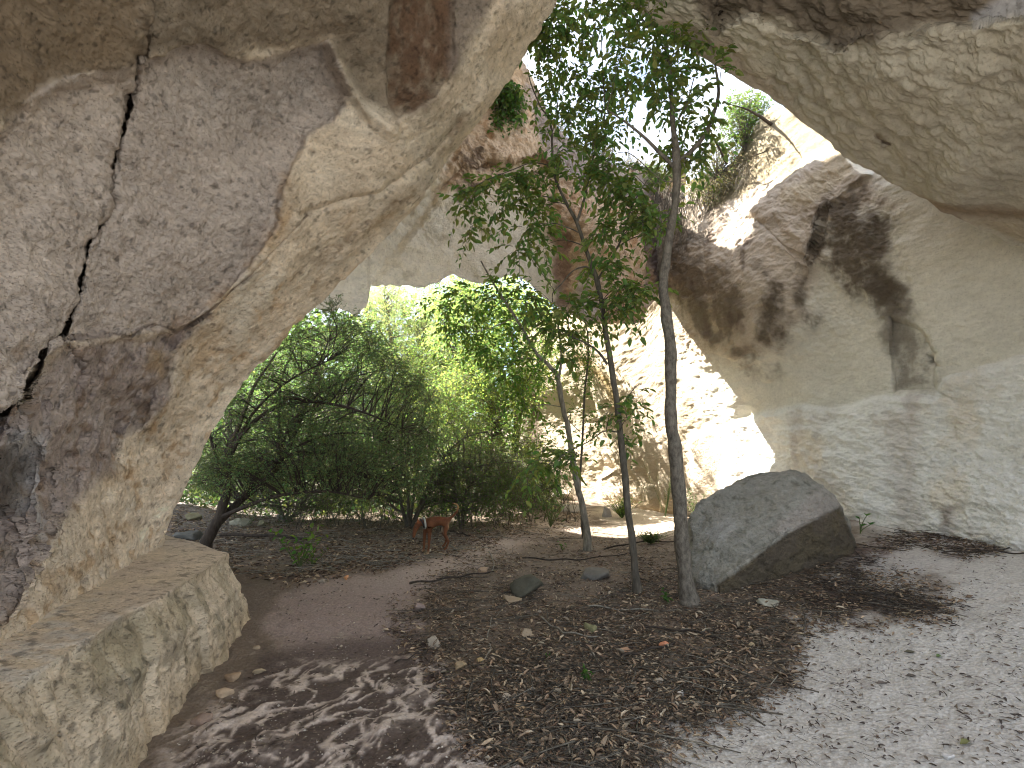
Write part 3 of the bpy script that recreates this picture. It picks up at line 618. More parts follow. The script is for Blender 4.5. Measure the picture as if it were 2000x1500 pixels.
# ---- rock ledge at the lower left: swept section from the near left corner to its broken end
def ledge():
    # stations: photo pixel of wall foot, rim and base; each on its own height
    st = [((-700,1750),(-560,2100),(-300,2900)), ((-250,1420),(-120,1560),(60,1900)), ((0,1260),(10,1350),(190,1620)), ((60,1215),(160,1255),(300,1505)), ((150,1160),(232,1205),(372,1400)), ((235,1105),(305,1170),(440,1305)), ((290,1070),(385,1122),(490,1250)), ((318,1050),(446,1080),(512,1212))]
    ztop = [.70,.70,.70,.69,.68,.67,.66,.65]
    secs = []
    for (f, r_, b), zt in zip(st, ztop):
        F_ = unproj(*f, ghit(*f, zt+.03)); Rm = unproj(*r_, ghit(*r_, zt)); B = unproj(*b, ghit(*b, 0.0)); B[2] = -.08
        back = F_+(F_-Rm)*.8; back[2] = zt+.1
        mid = Rm*.5+B*.5+np.array([.06, .0, .0]); mid2 = Rm*.97+B*.03
        secs.append(np.array([back, F_, F_*.5+Rm*.5+[0, 0, .0], Rm*.85+F_*.15, Rm, mid2, mid, B*.9+Rm*.1, B]))
    secs = np.array(secs)
    last = secs[-1]; c = last[0]
    # broken end face
    e1 = last.copy(); e1[:, 1] += .10; e1[4:, 0] -= .04; e1[3:6, 2] -= .05
    e2 = last.copy(); e2 = c+(e2-c)*np.array([.75, 1, 1]); e2[:, 1] += .32; e2[1:6, 2] -= .12
    e3 = last.copy(); e3 = c+(e3-c)*np.array([.35, 1, 1]); e3[:, 1] += .5; e3[1:6, 2] -= .35
    e4 = last.copy(); e4[:] = c; e4[:, 1] += .6; e4[:, 2] = np.minimum(last[:, 2], .1)
    secs = np.concatenate([secs, e1[None], e2[None], e3[None], e4[None]], 0)
    wts = [1, 1, 1.2, 1.2, 1, 1, 1, 1, .5, .5, .5, .5]
    A = np.r_[0, np.cumsum(np.linalg.norm(np.diff(secs[:, 4], axis=0), axis=1)+.15)]
    t = np.linspace(0, A[-1], 640); S1 = np.stack([[np.interp(t, A, secs[:, j, k]) for k in range(3)] for j in range(9)], 0).transpose(2, 0, 1)
    B_ = np.array([0, 1, 1.8, 2.5, 3, 3.15, 4.2, 5.0, 5.4]); t2 = np.linspace(0, B_[-1], 380)
    G = np.stack([np.stack([np.interp(t2, B_, S1[i, :, k]) for k in range(3)], -1) for i in range(len(t))], 0)
    px, py = proj(G)
    N_ = gnormals(G)
    if (N_[300, 160]*(np.array([3, 0, 3])-G[300, 160])).sum() < 0: N_ = -N_
    face = sstep(3.0, 3.3, t2)[None, :]*np.ones((len(t), 1))
    n = fbm(G, 5, 5, 82, .6); nb = fbm(G, 1.7, 4, 83)
    st_ = fbm(G, 3, 4, 84, .6, (1.5, 1.5, .4))
    edge = np.exp(-((t2-3.05)/.25)**2)[None]
    d = n*.016+fbm(G, 16, 2, 88, .6)*.012+nb*.018+face*st_*.018+face*fbm(G, 9, 3, 89, .6, (1.4, 1.4, .35))*.018-edge*(.03*sstep(-.2, .4, fbm(G, 4, 4, 85)))
    d = d+face*(-.05*sstep(-.03, .03, fbm(G, 1.6, 2, 87, .5, (1.5, 1.5, .3))))
    rowz = t/t[-1]
    for k0, ww in ((.30, .0022), (.47, .0018), (.66, .0016)):
        d = d-face*.05*np.exp(-((rowz[:, None]+.006*fbm(G, 3, 3, 151)-k0)/ww)**2)
    d = d-face*.04*sstep(0, .004, (rowz[:, None]-.30))*sstep(3.9, 4.1, t2)[None]
    d = d*(.35+.65*face)
    d = d*(1-.75*np.exp(-((t2-3.05)/.10)**2)[None]*sstep(-.1, .2, fbm(G, 3, 3, 86)))
    G = G+N_*d[..., None]
    C = np.zeros(G.shape); C[:] = (.64, .53, .39)
    paint(C, (1-face)*sstep(-.2, .4, nb), (.58, .48, .38), .6)
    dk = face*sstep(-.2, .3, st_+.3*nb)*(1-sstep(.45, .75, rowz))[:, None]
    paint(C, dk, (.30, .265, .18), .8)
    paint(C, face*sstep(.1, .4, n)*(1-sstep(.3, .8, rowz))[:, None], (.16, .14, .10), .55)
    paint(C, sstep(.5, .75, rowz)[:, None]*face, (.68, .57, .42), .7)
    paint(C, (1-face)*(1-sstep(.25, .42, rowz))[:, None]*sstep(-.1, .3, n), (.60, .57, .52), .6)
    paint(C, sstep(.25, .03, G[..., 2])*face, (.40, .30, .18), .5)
    paint(C, np.exp(-((t2-3.45)/.28)**2)[None]*sstep(-.35, .3, nb+n), (.40, .33, .22), .6)  # shade under the ledge rim, painted as a darker band
    C *= (1-.45*sstep(.2, .45, fbm(G, 18, 3, 141, .6)))[..., None]*(1+.25*fbm(G, 7, 4, 142, .6, (1.5, 1.5, .3)))[..., None]
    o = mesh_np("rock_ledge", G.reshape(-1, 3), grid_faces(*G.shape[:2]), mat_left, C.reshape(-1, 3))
    tag(o, "low cut limestone ledge at the foot of the left arch", "ledge")
ledge()
# ================================================================== TREES AND PLANTS
rng = np.random.default_rng(7)
def tube(polys, k=6):
    """polys: list of (pts (n,3), radii (n,)); returns V, F"""
    V = []; F = []; o = 0
    for P, r in polys:
        P = np.asarray(P, float); r = np.asarray(r, float); n = len(P)
        T = np.gradient(P, axis=0); T /= np.linalg.norm(T, axis=1, keepdims=True)+1e-9
        up = np.array([0, 0, 1.]) if abs(T[0, 2]) < .8 else np.array([1., 0, 0])
        A = np.cross(T, up); A /= np.linalg.norm(A, axis=1, keepdims=True)+1e-9; B = np.cross(T, A)
        th = np.arange(k)/k*2*math.pi
        V.append((P[:, None]+r[:, None, None]*(np.cos(th)[None, :, None]*A[:, None]+np.sin(th)[None, :, None]*B[:, None])).reshape(-1, 3))
        i = np.arange(n-1)[:, None]*k; j = np.arange(k)[None]; j2 = (j+1) % k
        F.append(np.stack([i+j, i+j2, i+k+j2, i+k+j], -1).reshape(-1, 4)+o); o += n*k
    return np.concatenate(V), np.concatenate(F)
def spline(pts, n=8):
    """smooth a list of (x,y,z,r) rows"""
    A = np.array(pts, float)
    if len(A) < 3: return np.stack([np.interp(np.linspace(0, len(A)-1, n*2), np.arange(len(A)), A[:, k]) for k in range(4)], -1)
    B = np.concatenate([[2*A[0]-A[1]], A, [2*A[-1]-A[-2]]]); out = []
    for i in range(1, len(B)-2):
        t = np.linspace(0, 1, n, endpoint=False)[:, None]; p0, p1, p2, p3 = B[i-1], B[i], B[i+1], B[i+2]
        out.append(.5*((2*p1)+(-p0+p2)*t+(2*p0-5*p1+4*p2-p3)*t*t+(-p0+3*p1-3*p2+p3)*t**3))
    out.append(A[-1:]); return np.concatenate(out)
def limb(pix, Y, r0=None, knots=.0):
    """pix rows: (px,py,r) or (px,py,r,Y)"""
    rows = []
    for q in pix:
        y = q[3] if len(q) > 3 else Y; p = unproj(q[0], q[1], y); rows.append((*p, q[2]))
    S_ = spline(rows)
    S_[:, :3] += fbm(S_[:, :3], 3, 3, 33)[:, None]*S_[:, 3:4]*.5
    S_[:, 3] *= .82; S_[:, 3] *= 1+knots*fbm(S_[:, :3]*np.array([0, 0, 1.]), 5, 3, 34)
    return S_
def leaves(pos, ax, nrm, ln, wd, col, fold=.25, hexa=True):
    """leaf blades: pos base (n,3), ax unit direction, nrm rough normal"""
    n = len(pos); side = np.cross(ax, nrm); side /= np.linalg.norm(side, axis=1, keepdims=True)+1e-9; nn = np.cross(side, ax)
    ln = np.asarray(ln)[:, None]; wd = np.asarray(wd)[:, None]
    if hexa:
        V = np.stack([pos, pos+ax*ln*.3+side*wd*.48+nn*wd*fold, pos+ax*ln*.68+side*wd*.40+nn*wd*fold*.8-nn*ln*.03, pos+ax*ln-nn*ln*.12,
                      pos+ax*ln*.68-side*wd*.40+nn*wd*fold*.8-nn*ln*.03, pos+ax*ln*.3-side*wd*.48+nn*wd*fold], 1)
        b = np.arange(n)[:, None]*6; F = np.concatenate([b+np.array([[0, 1, 2, 3]]), b+np.array([[0, 3, 4, 5]])])
        return V.reshape(-1, 3), F, np.repeat(col, 6, 0)
    V = np.stack([pos, pos+ax*ln*.5+side*wd*.5, pos+ax*ln, pos+ax*ln*.5-side*wd*.5], 1)
    b = np.arange(n)[:, None]*4
    return V.reshape(-1, 3), b+np.array([[0, 1, 2, 3]]), np.repeat(col, 4, 0)
def unit(v): return v/(np.linalg.norm(v, axis=-1, keepdims=True)+1e-9)
def leafcol(n, base, var=.3, r=None):
    r = r or rng; c = np.array(base)[None]*(1+var*r.uniform(-1, 1, (n, 1))); c[:, 0] *= 1+.35*r.uniform(-1, 1, n); return np.clip(c, .01, .6)
def sprays(centers, radii, per, tw_len, nleaf, ln, wd, base, droop=.35, origin=None, r=None, hexa=True, twr=.0022, var=.3):
    """for each cluster: twigs that carry alternate leaves"""
    r = r or rng; tubes = []; LP = []; LA = []; LN = []
    for c, R_, k in zip(centers, radii, per):
        for _ in range(k):
            off = r.normal(size=3)*.5*R_; d = unit(off+r.normal(size=3)*R_*.5+np.array([0, 0, .1*R_])); d[2] -= droop*.5; d = unit(d)
            b = c+off*.55; L_ = tw_len*r.uniform(.6, 1.25); t = np.linspace(0, 1, 5)
            side = unit(np.cross(d, [0, 0, 1.0])+1e-6)
            path = b+d*L_*t[:, None]+np.array([0, 0, -1])*(droop*L_*t**2)[:, None]+side*(r.uniform(-.15, .15)*L_*t**2)[:, None]
            if twr: tubes.append((path, np.linspace(twr*1.3, twr*.5, 5)))
            m = max(2, int(nleaf*r.uniform(.7, 1.2))); tt = np.linspace(.15, 1, m)
            p = np.stack([np.interp(tt, t, path[:, q]) for q in range(3)], -1); dd = unit(np.gradient(p, axis=0))
            s = np.where(np.arange(m) % 2 == 0, 1, -1)[:, None]; a = unit(dd*.55+side*s*.9+r.normal(size=(m, 3))*.22+np.array([0, 0, -.25])); a[-1] = dd[-1]
            LP.append(p); LA.append(a); LN.append(unit(np.array([0, 0, 1.])+r.normal(size=(m, 3))*.45))
    LP, LA, LN = map(np.concatenate, (LP, LA, LN)); n = len(LP)
    sz = r.uniform(.5, 1.25, n)
    return tubes, leaves(LP, LA, LN, ln*sz, wd*sz, leafcol(n, base, var, r), hexa=hexa)
def connect(centers, limbs, r=None, r0=.008, sag=.12):
    """thin branches from the nearest limb point to every cluster"""
    r = r or rng; A = np.concatenate(limbs); tubes = []
    for c in centers:
        pen = np.linalg.norm(A[:, :3]-c, axis=1)+np.maximum(0, A[:, 2]-c[2]+.1)*.8
        q = A[np.argmin(pen)]; t = np.linspace(0, 1, 7)[:, None]; d = c-q[:3]; L_ = np.linalg.norm(d)
        P = q[:3]+d*t+np.array([0, 0, 1.])*(sag*L_*np.sin(t*math.pi))+fbm(q[:3]+d*t, 2.5, 2, 3)[:, None]*L_*.10*np.sin(t*math.pi)
        ra = min(q[3]*.7, r0*(.6+L_)); tubes.append((P, np.linspace(ra, .0025, 7)))
    return tubes
def near_gpt(px, py, sink=.04):
    p = gpt(px, py); return (p.x, p.y, p.z-sink)
bark_pale = bark_mat("bark_pale", (.13, .12, .095), (.34, .31, .25)); bark_grey = bark_mat("bark_grey", (.055, .048, .038), (.16, .14, .11)); bark_dark = bark_mat("bark_dark", (.028, .022, .018), (.075, .06, .048))
bark_lichen = bark_mat("bark_speckled", (.07, .06, .048), (.21, .185, .15), 1.3, (1, 1, .5))
leaf_near = leaf_mat("leaf_broad", .5, .45); leaf_small = leaf_mat("leaf_small", .35, .3); leaf_far = leaf_mat("leaf_sunlit", .5, .25)

def build_tree(name, label, base, limbs, clusters, mat_bark, lmat, per, twl, nleaf, ln, wd, lcol, seed, group=None, cat="tree", trunkn=1, droop=.35, hexa=True, conn=.008, k=10, var=.3, twr=.0022):
    r = np.random.default_rng(seed); e = empty(name, base, label, cat, group)
    V, F = tube([(l[:, :3], l[:, 3]) for l in limbs[:trunkn]], 14)
    mesh_np("trunk", V-np.array(base), F, mat_bark, parent=e)
    if len(limbs) > trunkn:
        for l in limbs[trunkn:]:
            V, F = tube([(l[:, :3], l[:, 3])], k); mesh_np("limb", V-np.array(base), F, mat_bark, parent=e)
    C = np.array([unproj(c[0], c[1], c[3])+r.normal(size=3)*0 for c in clusters]); rad = np.array([c[2]/1000*c[3] for c in clusters])
    tb, (LV, LF, LC) = sprays(C, rad, [max(1, int(c[2]*per)) for c in clusters], twl, nleaf, ln, wd, lcol, droop, r=r, hexa=hexa, var=var, twr=twr)
    tb += connect(C, limbs, r, conn)
    if tb:
        V, F = tube(tb, 4); mesh_np("twigs", V-np.array(base), F, mat_bark, parent=e)
    mesh_np("crown", LV-np.array(base), LF, lmat, LC, parent=e)
    return e
# ---- the stout tall tree
T1Y = near_gpt(1345, 1180); Y1 = T1Y[1]
t1 = limb([(1346,1192,.165,Y1),(1343,1165,.105),(1336,1100,.092),(1328,1000,.088),(1322,900,.082),(1313,820,.078),(1309,740,.074),(1311,680,.074),(1304,620,.068),(1294,565,.062),(1301,510,.056),(1312,440,.052),(1320,380,.050),(1322,325,.058),(1315,250,.036),(1310,170,.032),(1301,90,.027),(1298,10,.02),(1294,-80,.012)], Y1, knots=.18)
b1 = limb([(1320,330,.03),(1290,300,.026),(1258,268,.021),(1222,238,.016),(1185,214,.010)], Y1)
b2 = limb([(1322,318,.034),(1345,300,.033),(1373,268,.030),(1392,225,.027),(1403,180,.022),(1397,125,.014)], Y1)
b3 = limb([(1316,250,.012),(1340,205,.010),(1356,150,.007)], Y1); b4 = limb([(1302,100,.012),(1270,60,.009),(1245,20,.006)], Y1)
b5 = limb([(1318,355,.008),(1290,300+50,.007),(1230,300,.006),(1190,303,.004)], Y1)
cl1 = [(1200,60,34),(1215,110,40),(1240,50,32),(1262,90,36),(1252,150,40),(1290,110,42),(1300,170,45),(1287,212,36),(1322,90,38),(1350,85,30),(1340,220,40),(1362,196,36),(1332,268,34),(1347,302,32),(1372,290,24),(1295,50,36),(1270,20,36),(1325,140,34),(1385,240,20),(1315,300,20),(1230,10,30),(1180,20,26),(1410,130,16),(1150,20,34),(1310,20,20)]
build_tree("broadleaf_tree", "tallest tree with the stoutest pale trunk, standing beside the big boulder", T1Y, [t1, b1, b2, b3, b4, b5],
    [(a, b, c, Y1+.25*math.sin(a*.7+b)) for a, b, c in cl1], bark_lichen, leaf_near, .36, .27, 8, .100, .050, (.15, .205, .07), 11, droop=.5)
# ---- slender dark one
T2 = near_gpt(1243, 1160); Y2 = T2[1]
t2 = limb([(1244,1170,.085,Y2),(1241,1130,.052),(1234,1040,.048),(1222,950,.046),(1213,870,.045),(1204,780,.042),(1191,700,.040),(1182,640,.037),(1175,590,.035),(1166,545,.036),(1147,495,.028),(1126,435,.027),(1105,395,.022),(1086,352,.019),(1079,300,.017),(1075,240,.014),(1056,208,.011),(1036,160,.008),(1030,125,.005)], Y2, knots=.12)
l2 = [limb([(1126,437,.020),(1140,390,.018),(1151,340,.016),(1166,280,.014),(1181,225,.012),(1178,150,.009),(1174,60,.006),(1172,-30,.004)], Y2),
      limb([(1167,548,.020),(1190,510,.017),(1212,470,.014),(1236,400,.010),(1262,355,.006)], Y2),
      limb([(1160,525,.012),(1140,521,.011),(1118,530,.010),(1096,555,.009),(1080,572,.008),(1079,592,.006)], Y2),
      limb([(1186,712,.020),(1166,686,.017),(1140,668,.014),(1112,656,.009)], Y2), limb([(1211,845,.012),(1180,842,.010),(1150,862,.009),(1100,888,.007),(1083,912,.004)], Y2),
      limb([(1210,800,.010),(1222,785,.009),(1235,763,.007),(1250,748,.003)], Y2), limb([(1080,325,.010),(1040,318,.008),(1000,332,.007),(950,352,.006),(900,378,.003)], Y2),
      limb([(1182,222,.010),(1150,200,.009),(1120,170,.007),(1095,110,.005),(1085,50,.003)], Y2), limb([(1182,222,.010),(1215,215,.008),(1250,190,.005)], Y2)]
cl2 = [(1080,50,46),(1130,60,36),(1068,100,38),(1110,130,42),(1058,175,28),(1150,160,40),(1180,180,42),(1120,200,40),(1090,232,30),(1150,230,38),(1160,272,30),(1100,290,24),(1200,250,24),(1188,320,18),(1100,20,34),(1055,20,20),(1060,60,24),(1205,175,24),
       (900,395,14),(930,376,28),(960,360,34),(1000,345,34),(1040,335,24),(1015,390,34),(975,400,28),(920,440,12),(1040,440,34),(1070,400,28),(1010,490,20),(1062,480,22),(1090,350,18),(1130,340,22),(1170,345,22),(1200,350,32),(1240,380,38),(1220,430,42),(1180,450,32),(1260,430,32),(1298,420,20),(1280,460,18),(1232,340,28),(1205,400,30),
       (1210,560,34),(1240,580,28),(1180,600,28),(1150,520,18),(1190,520,24),(1250,560,18),(1142,590,22),(1020,585,22),(1060,610,26),(1085,640,26),(1110,600,20),(1050,650,16),(1120,648,12),(1100,690,14),(1215,600,18),
       (1245,775,18),(1225,820,16),(1192,805,10),(1225,852,12),(1100,890,22),(1060,900,26),(1130,885,10),(1030,915,20)]
build_tree("slender_tree", "slender dark-stemmed tree forking high up, second from the boulder", T2, [t2]+l2,
    [(a, b, c, Y2+.3*math.sin(a*.9+b*.5)) for a, b, c in cl2], bark_grey, leaf_near, .52, .28, 8, .100, .048, (.14, .195, .065), 12, droop=.45)
# ---- pale leaning tree and thin sapling
T3 = near_gpt(1148, 1075); Y3 = T3[1]
t3 = limb([(1149,1083,.115,Y3),(1146,1045,.072),(1139,1000,.066),(1126,930,.062),(1113,860,.058),(1100,795,.052),(1090,742,.050),(1072,715,.036),(1048,690,.034),(1020,642,.030),(990,595,.028),(962,552,.022),(940,510,.014)], Y3, knots=.15)
l3 = [limb([(1090,745,.030),(1096,700,.024),(1092,650,.018),(1084,600,.010)], Y3), limb([(1062,705,.014),(1020,700,.010),(975,720,.006)], Y3), limb([(1100,795,.012),(1060,790,.010),(1030,800,.006)], Y3), limb([(1005,620,.012),(960,640,.009),(910,650,.005)], Y3)]
cl3 = [(a, b, c, Y3+.5*math.sin(a+b)+.4) for a, b, c in [(900,580,34),(940,600,36),(980,570,34),(930,650,34),(890,640,26),(1000,640,30),(960,690,32),(1010,600,22),(1030,690,24),(1060,740,22),(990,730,26),(1040,560,14),(860,600,24),(1075,650,20),(1030,790,18),(1090,840,12),(1010,760,20)]]
build_tree("leaning_tree", "pale thin tree leaning left with sunlit lime leaves, third from the boulder", T3, [t3]+l3, cl3, bark_pale, leaf_far, .8, .36, 8, .11, .048, (.115, .19, .045), 13, droop=.45)
T4 = near_gpt(1137, 1052); Y4 = T4[1]
t4 = limb([(1138,1055,.030,Y4),(1136,990,.030),(1133,930,.028),(1138,850,.026),(1142,770,.024),(1149,700,.022),(1147,650,.018),(1140,620,.008)], Y4, knots=.15)
build_tree("sapling", "thin straight sapling right behind the pale leaning tree", T4, [t4, limb([(1138,850,.01),(1110,820,.007),(1095,800,.004)], Y4)],
    [(a, b, c, Y4) for a, b, c in [(1140,640,16),(1128,700,10),(1150,690,10),(1165,840,6),(1120,800,8),(1130,740,8),(1155,740,8),(1146,720,8),(1143,770,8),(1150,810,8),(1140,670,10)]], bark_grey, leaf_far, 1.5, .22, 6, .07, .032, (.12, .17, .06), 14)

# ---- scatter clusters inside a photo-space outline, at a spread of depths
def fill(poly, n, Y0, Y1_, rad, seed, edge=0):
    r = np.random.default_rng(seed); P = np.array(poly); out = []
    while len(out) < n:
        x = r.uniform(P[:, 0].min(), P[:, 0].max()); y = r.uniform(P[:, 1].min(), P[:, 1].max())
        if sdf(np.array([x]), np.array([y]), poly)[0] < edge and r.random() < .35+.9*abs(vnoise(np.array([[x*.012, y*.012, seed]]))[0]): out.append((x, y, rad*r.uniform(.6, 1.3), r.uniform(Y0, Y1_)))
    return out
# ---- dark many-limbed bush at the left of the gap
B1 = near_gpt(392, 1082); YB = B1[1]
def L_(rows, dY=0): return limb([(a, b, c*.85, YB+dY*i/len(rows)) for i, (a, b, c) in enumerate(rows)], YB)
bl = [L_([(385,1090,.17),(402,1062,.14),(425,1020,.12),(438,975,.10),(443,930,.085),(448,880,.065),(470,820,.05),(500,750,.035),(540,690,.015)]),
      L_([(425,1022,.10),(470,978,.085),(520,935,.075),(560,880,.06),(590,810,.045),(612,740,.03),(640,670,.015)], 1.5),
      L_([(470,975,.06),(530,908,.055),(590,882,.05),(650,888,.04),(705,912,.03),(765,965,.015)], 2.0), L_([(540,905,.05),(560,845,.045),(600,790,.04),(665,745,.03),(745,722,.012)], 2.5),
      L_([(444,905,.045),(480,840,.045),(540,795,.04),(610,785,.035),(700,802,.025),(785,838,.012)], -1.0), L_([(440,940,.04),(415,870,.03),(400,800,.015)], -.5),
      L_([(430,1010,.05),(490,985,.045),(560,965,.035),(640,960,.025),(720,975,.012)], -1.2), L_([(500,960,.05),(540,900,.04),(545,820,.03),(550,740,.02),(580,670,.01)], .5),
      L_([(560,880,.03),(640,850,.025),(720,850,.018),(800,890,.01)], 2.0), L_([(450,880,.04),(500,800,.03),(570,740,.022),(650,700,.012)], -1.4), L_([(590,810,.03),(660,770,.02),(740,770,.01)], 3)]
BP = [(372,950),(392,880),(430,810),(470,740),(530,680),(590,625),(650,600),(720,625),(780,680),(830,750),(870,840),(860,920),(780,960),(640,940),(520,950),(440,960)]
build_tree("mastic_bush", "dark dense bush with many arching limbs beside the left rock arch", B1, bl, fill(BP, 620, YB-1.3, YB+2.6, 20, 21), bark_dark, leaf_small, .6, .24, 13, .046, .018, (.13, .185, .08), 22, cat="bush", trunkn=1, droop=.2, hexa=False, conn=.010, k=7)
B1b = gpt(400, 1078)
# ---- thicket and trees beyond, each with its own crown
def back_tree(name, label, px, pyb, Y, poly, n, dY, rad, lcol, ln, wd, seed, stems, per=.5, bark=None, lmat=None, group="trees and bushes beyond the arch", cat="tree", droop=.35, r0=.09, nleaf=9, twl=.4):
    g = unproj(px, pyb, Y); g[2] = gz(g[0], g[1])-.1; base = tuple(g)
    gx, gy = proj(g)
    lim = []
    for st in stems:
        rows = [(float(gx), float(gy), r0, Y)]+[(a, b, r0*(1-.85*(i+1)/len(st)), Y+dY*.3*math.sin(i+a)) for i, (a, b) in enumerate(st)]
        lim.append(limb(rows, Y, knots=.1))
    return build_tree(name, label, base, lim, fill(poly, n, Y-dY, Y+dY, rad, seed), bark or bark_grey, lmat or leaf_far, per, twl, nleaf, ln, wd, lcol, seed+1, group, cat, droop=droop, hexa=False, conn=.012, k=6)
back_tree("thicket_bush", "grey-green twiggy thicket just behind the dog", 800, 985, 11.5, [(600,960),(620,830),(720,760),(830,740),(900,790),(960,860),(1040,900),(1070,960),(1020,985),(860,985),(700,985)], 420, 1.2, 15, (.17,.20,.11), .055, .02, 31,
    [[(760,900),(720,820),(690,780)],[(820,880),(830,800),(850,760)],[(850,920),(900,860),(960,840)],[(790,930),(730,900),(660,890)],[(860,930),(940,910),(1020,900)]], per=.42, cat="bush", r0=.05, nleaf=10, twl=.3)
back_tree("lime_tree", "bright sunlit lime-green tree filling the right half of the gap", 1000, 985, 15.0, [(840,560),(900,530),(1000,520),(1070,570),(1090,660),(1060,760),(1010,820),(930,830),(860,760),(830,660)], 330, 1.8, 22, (.23,.29,.15), .12, .05, 33,
    [[(985,880),(960,780),(940,680),(920,600)],[(1010,860),(1020,760),(1000,660),(985,570)],[(960,800),(900,720),(870,650)],[(1010,800),(1050,720),(1070,640)]], per=.42, r0=.10)
back_tree("sunlit_bush", "yellow-green sunlit bush below the lime tree", 930, 985, 13.2, [(820,780),(880,720),(960,740),(1020,790),(1060,860),(1050,930),(960,900),(870,880)], 260, 1.2, 18, (.21,.27,.11), .075, .03, 35,
    [[(900,900),(880,820),(870,760)],[(950,900),(970,830),(980,780)],[(980,920),(1030,880)]], per=.5, cat="bush", r0=.05)
back_tree("olive_tree", "pale feathery grey-green tree left of the lime tree", 790, 985, 19.0, [(700,560),(760,540),(850,550),(880,640),(870,760),(830,820),(760,800),(710,720)], 330, 2.0, 17, (.27,.31,.20), .09, .022, 37,
    [[(780,860),(770,740),(760,640),(750,570)],[(800,840),(820,720),(830,620)],[(770,800),(730,700),(720,620)]], per=.55, r0=.12, nleaf=12)
back_tree("dark_tree", "deep green tree behind the dark bush near the rock pillar", 560, 990, 16.0, [(380,960),(420,840),(480,740),(560,660),(660,610),(730,640),(760,760),(740,900),(640,960),(500,965)], 460, 2.2, 20, (.11,.17,.085), .08, .032, 39,
    [[(540,900),(520,800),(530,700)],[(590,880),(620,760),(640,660)],[(560,920),(480,860),(440,820)],[(600,900),(680,800),(700,720)]], per=.5, r0=.14)
back_tree("pale_tree", "pale yellow-green bush lit by the sun between olive tree and thicket", 820, 990, 16.5, [(740,700),(800,660),(880,680),(900,780),(860,850),(780,840),(740,780)], 220, 1.5, 18, (.15,.20,.07), .08, .028, 41,
    [[(810,880),(800,780),(790,720)],[(840,880),(860,780),(870,720)]], per=.5, r0=.07, cat="bush")
back_tree("tall_tree", "tall green tree far behind the middle of the gap", 690, 960, 26.0, [(560,560),(640,520),(800,500),(900,520),(960,600),(960,760),(900,880),(700,900),(560,860),(540,700)], 420, 3, 18, (.085,.13,.05), .15, .06, 43,
    [[(690,840),(680,700),(690,560)],[(720,820),(760,680),(780,560)],[(740,860),(860,740),(900,620)],[(660,860),(600,740),(580,640)]], per=.5, r0=.2, twl=.7)
back_tree("shady_tree", "dark tree far behind seen between the pillar and the bush", 430, 960, 24.0, [(330,960),(340,840),(420,740),(520,660),(600,660),(620,800),(560,930),(430,965)], 280, 3, 20, (.07,.12,.05), .14, .055, 45,
    [[(440,860),(440,760)],[(480,880),(540,760),(560,700)],[(400,900),(370,850)]], per=.5, r0=.2, twl=.7)
back_tree("wall_bush", "leafy green bush at the foot of the rear quarry wall", 1040, 985, 14.0, [(1000,970),(1000,880),(1040,850),(1090,870),(1105,930),(1090,975)], 90, .5, 14, (.10,.17,.045), .07, .03, 47, [[(1040,930),(1035,890)],[(1060,940),(1075,890)]], per=.6, cat="bush", r0=.03, twl=.3)
back_tree("understory_bush", "low dark green bush filling the ground under the thicket", 560, 1010, 11.8, [(440,985),(470,900),(560,850),(660,850),(720,900),(760,960),(700,1000),(560,1005)], 260, 1.0, 16, (.05,.085,.032), .05, .02, 71,
    [[(540,960),(520,910)],[(570,960),(600,900)],[(590,980),(660,930)]], per=.5, cat="bush", r0=.035, twl=.3, nleaf=10)
back_tree("understory_bush", "low olive bush behind the pillar foot on the grey slope", 400, 985, 14.5, [(330,975),(345,900),(400,860),(470,880),(520,940),(500,985),(400,990)], 160, 1.0, 16, (.06,.09,.04), .06, .022, 73,
    [[(390,940),(380,900)],[(410,940),(440,900)]], per=.5, cat="bush", r0=.035, twl=.3, nleaf=10)
back_tree("understory_bush", "low twiggy green bush right behind the tail of the dog", 900, 1000, 11.0, [(820,1000),(830,930),(900,880),(980,890),(1040,930),(1060,985),(980,1005)], 200, .8, 15, (.075,.115,.04), .055, .022, 75,
    [[(890,960),(880,920)],[(910,960),(950,920)],[(920,980),(1000,950)]], per=.5, cat="bush", r0=.035, twl=.3, nleaf=9)
r_ = np.random.default_rng(8); nU = 15000
ux = r_.uniform(-16, 1.2, nU); uy = r_.uniform(12.3, 22, nU); cl_ = sstep(-.35, .2, vnoise(np.stack([ux*.9, uy*.9, 0*ux], -1), 9)); uz = ground_h(ux, uy)+r_.uniform(0, 1, nU)**1.5*(.25+.75*cl_)
LV, LF, LC = leaves(np.stack([ux, uy, uz], -1), unit(r_.normal(size=(nU, 3))+[0, 0, .5]), unit(r_.normal(size=(nU, 3))+[0, -.5, .6]), r_.uniform(.10, .24, nU), r_.uniform(.05, .11, nU), leafcol(nU, (.09, .12, .06), .4, r_), hexa=False)
tag(mesh_np("undergrowth", LV, LF, leaf_small, LC), "low dense undergrowth covering the ground between the far trees", None, None, "stuff")
# far wood closing the view
r_ = np.random.default_rng(5); nW = 26000
ang = r_.uniform(-1.15, .35, nW); dist = r_.uniform(30, 46, nW); wx = np.sin(ang)*dist; wy = np.cos(ang)*dist
top = 8.5+2.5*vnoise(np.stack([wx*.18, wy*.18, 0*wx], -1), 3); wz = ground_h(wx, wy)+r_.uniform(0, 1, nW)*top
ax_ = unit(r_.normal(size=(nW, 3))); LV, LF, LC = leaves(np.stack([wx, wy, wz], -1), ax_, unit(r_.normal(size=(nW, 3))), r_.uniform(.3, .75, nW), r_.uniform(.2, .45, nW), leafcol(nW, (.07, .11, .045), .4, r_), hexa=False)
tag(mesh_np("far_wood", LV, LF, leaf_far, LC), "far dense green wood closing the view behind the trees", "wood", None, "stuff")

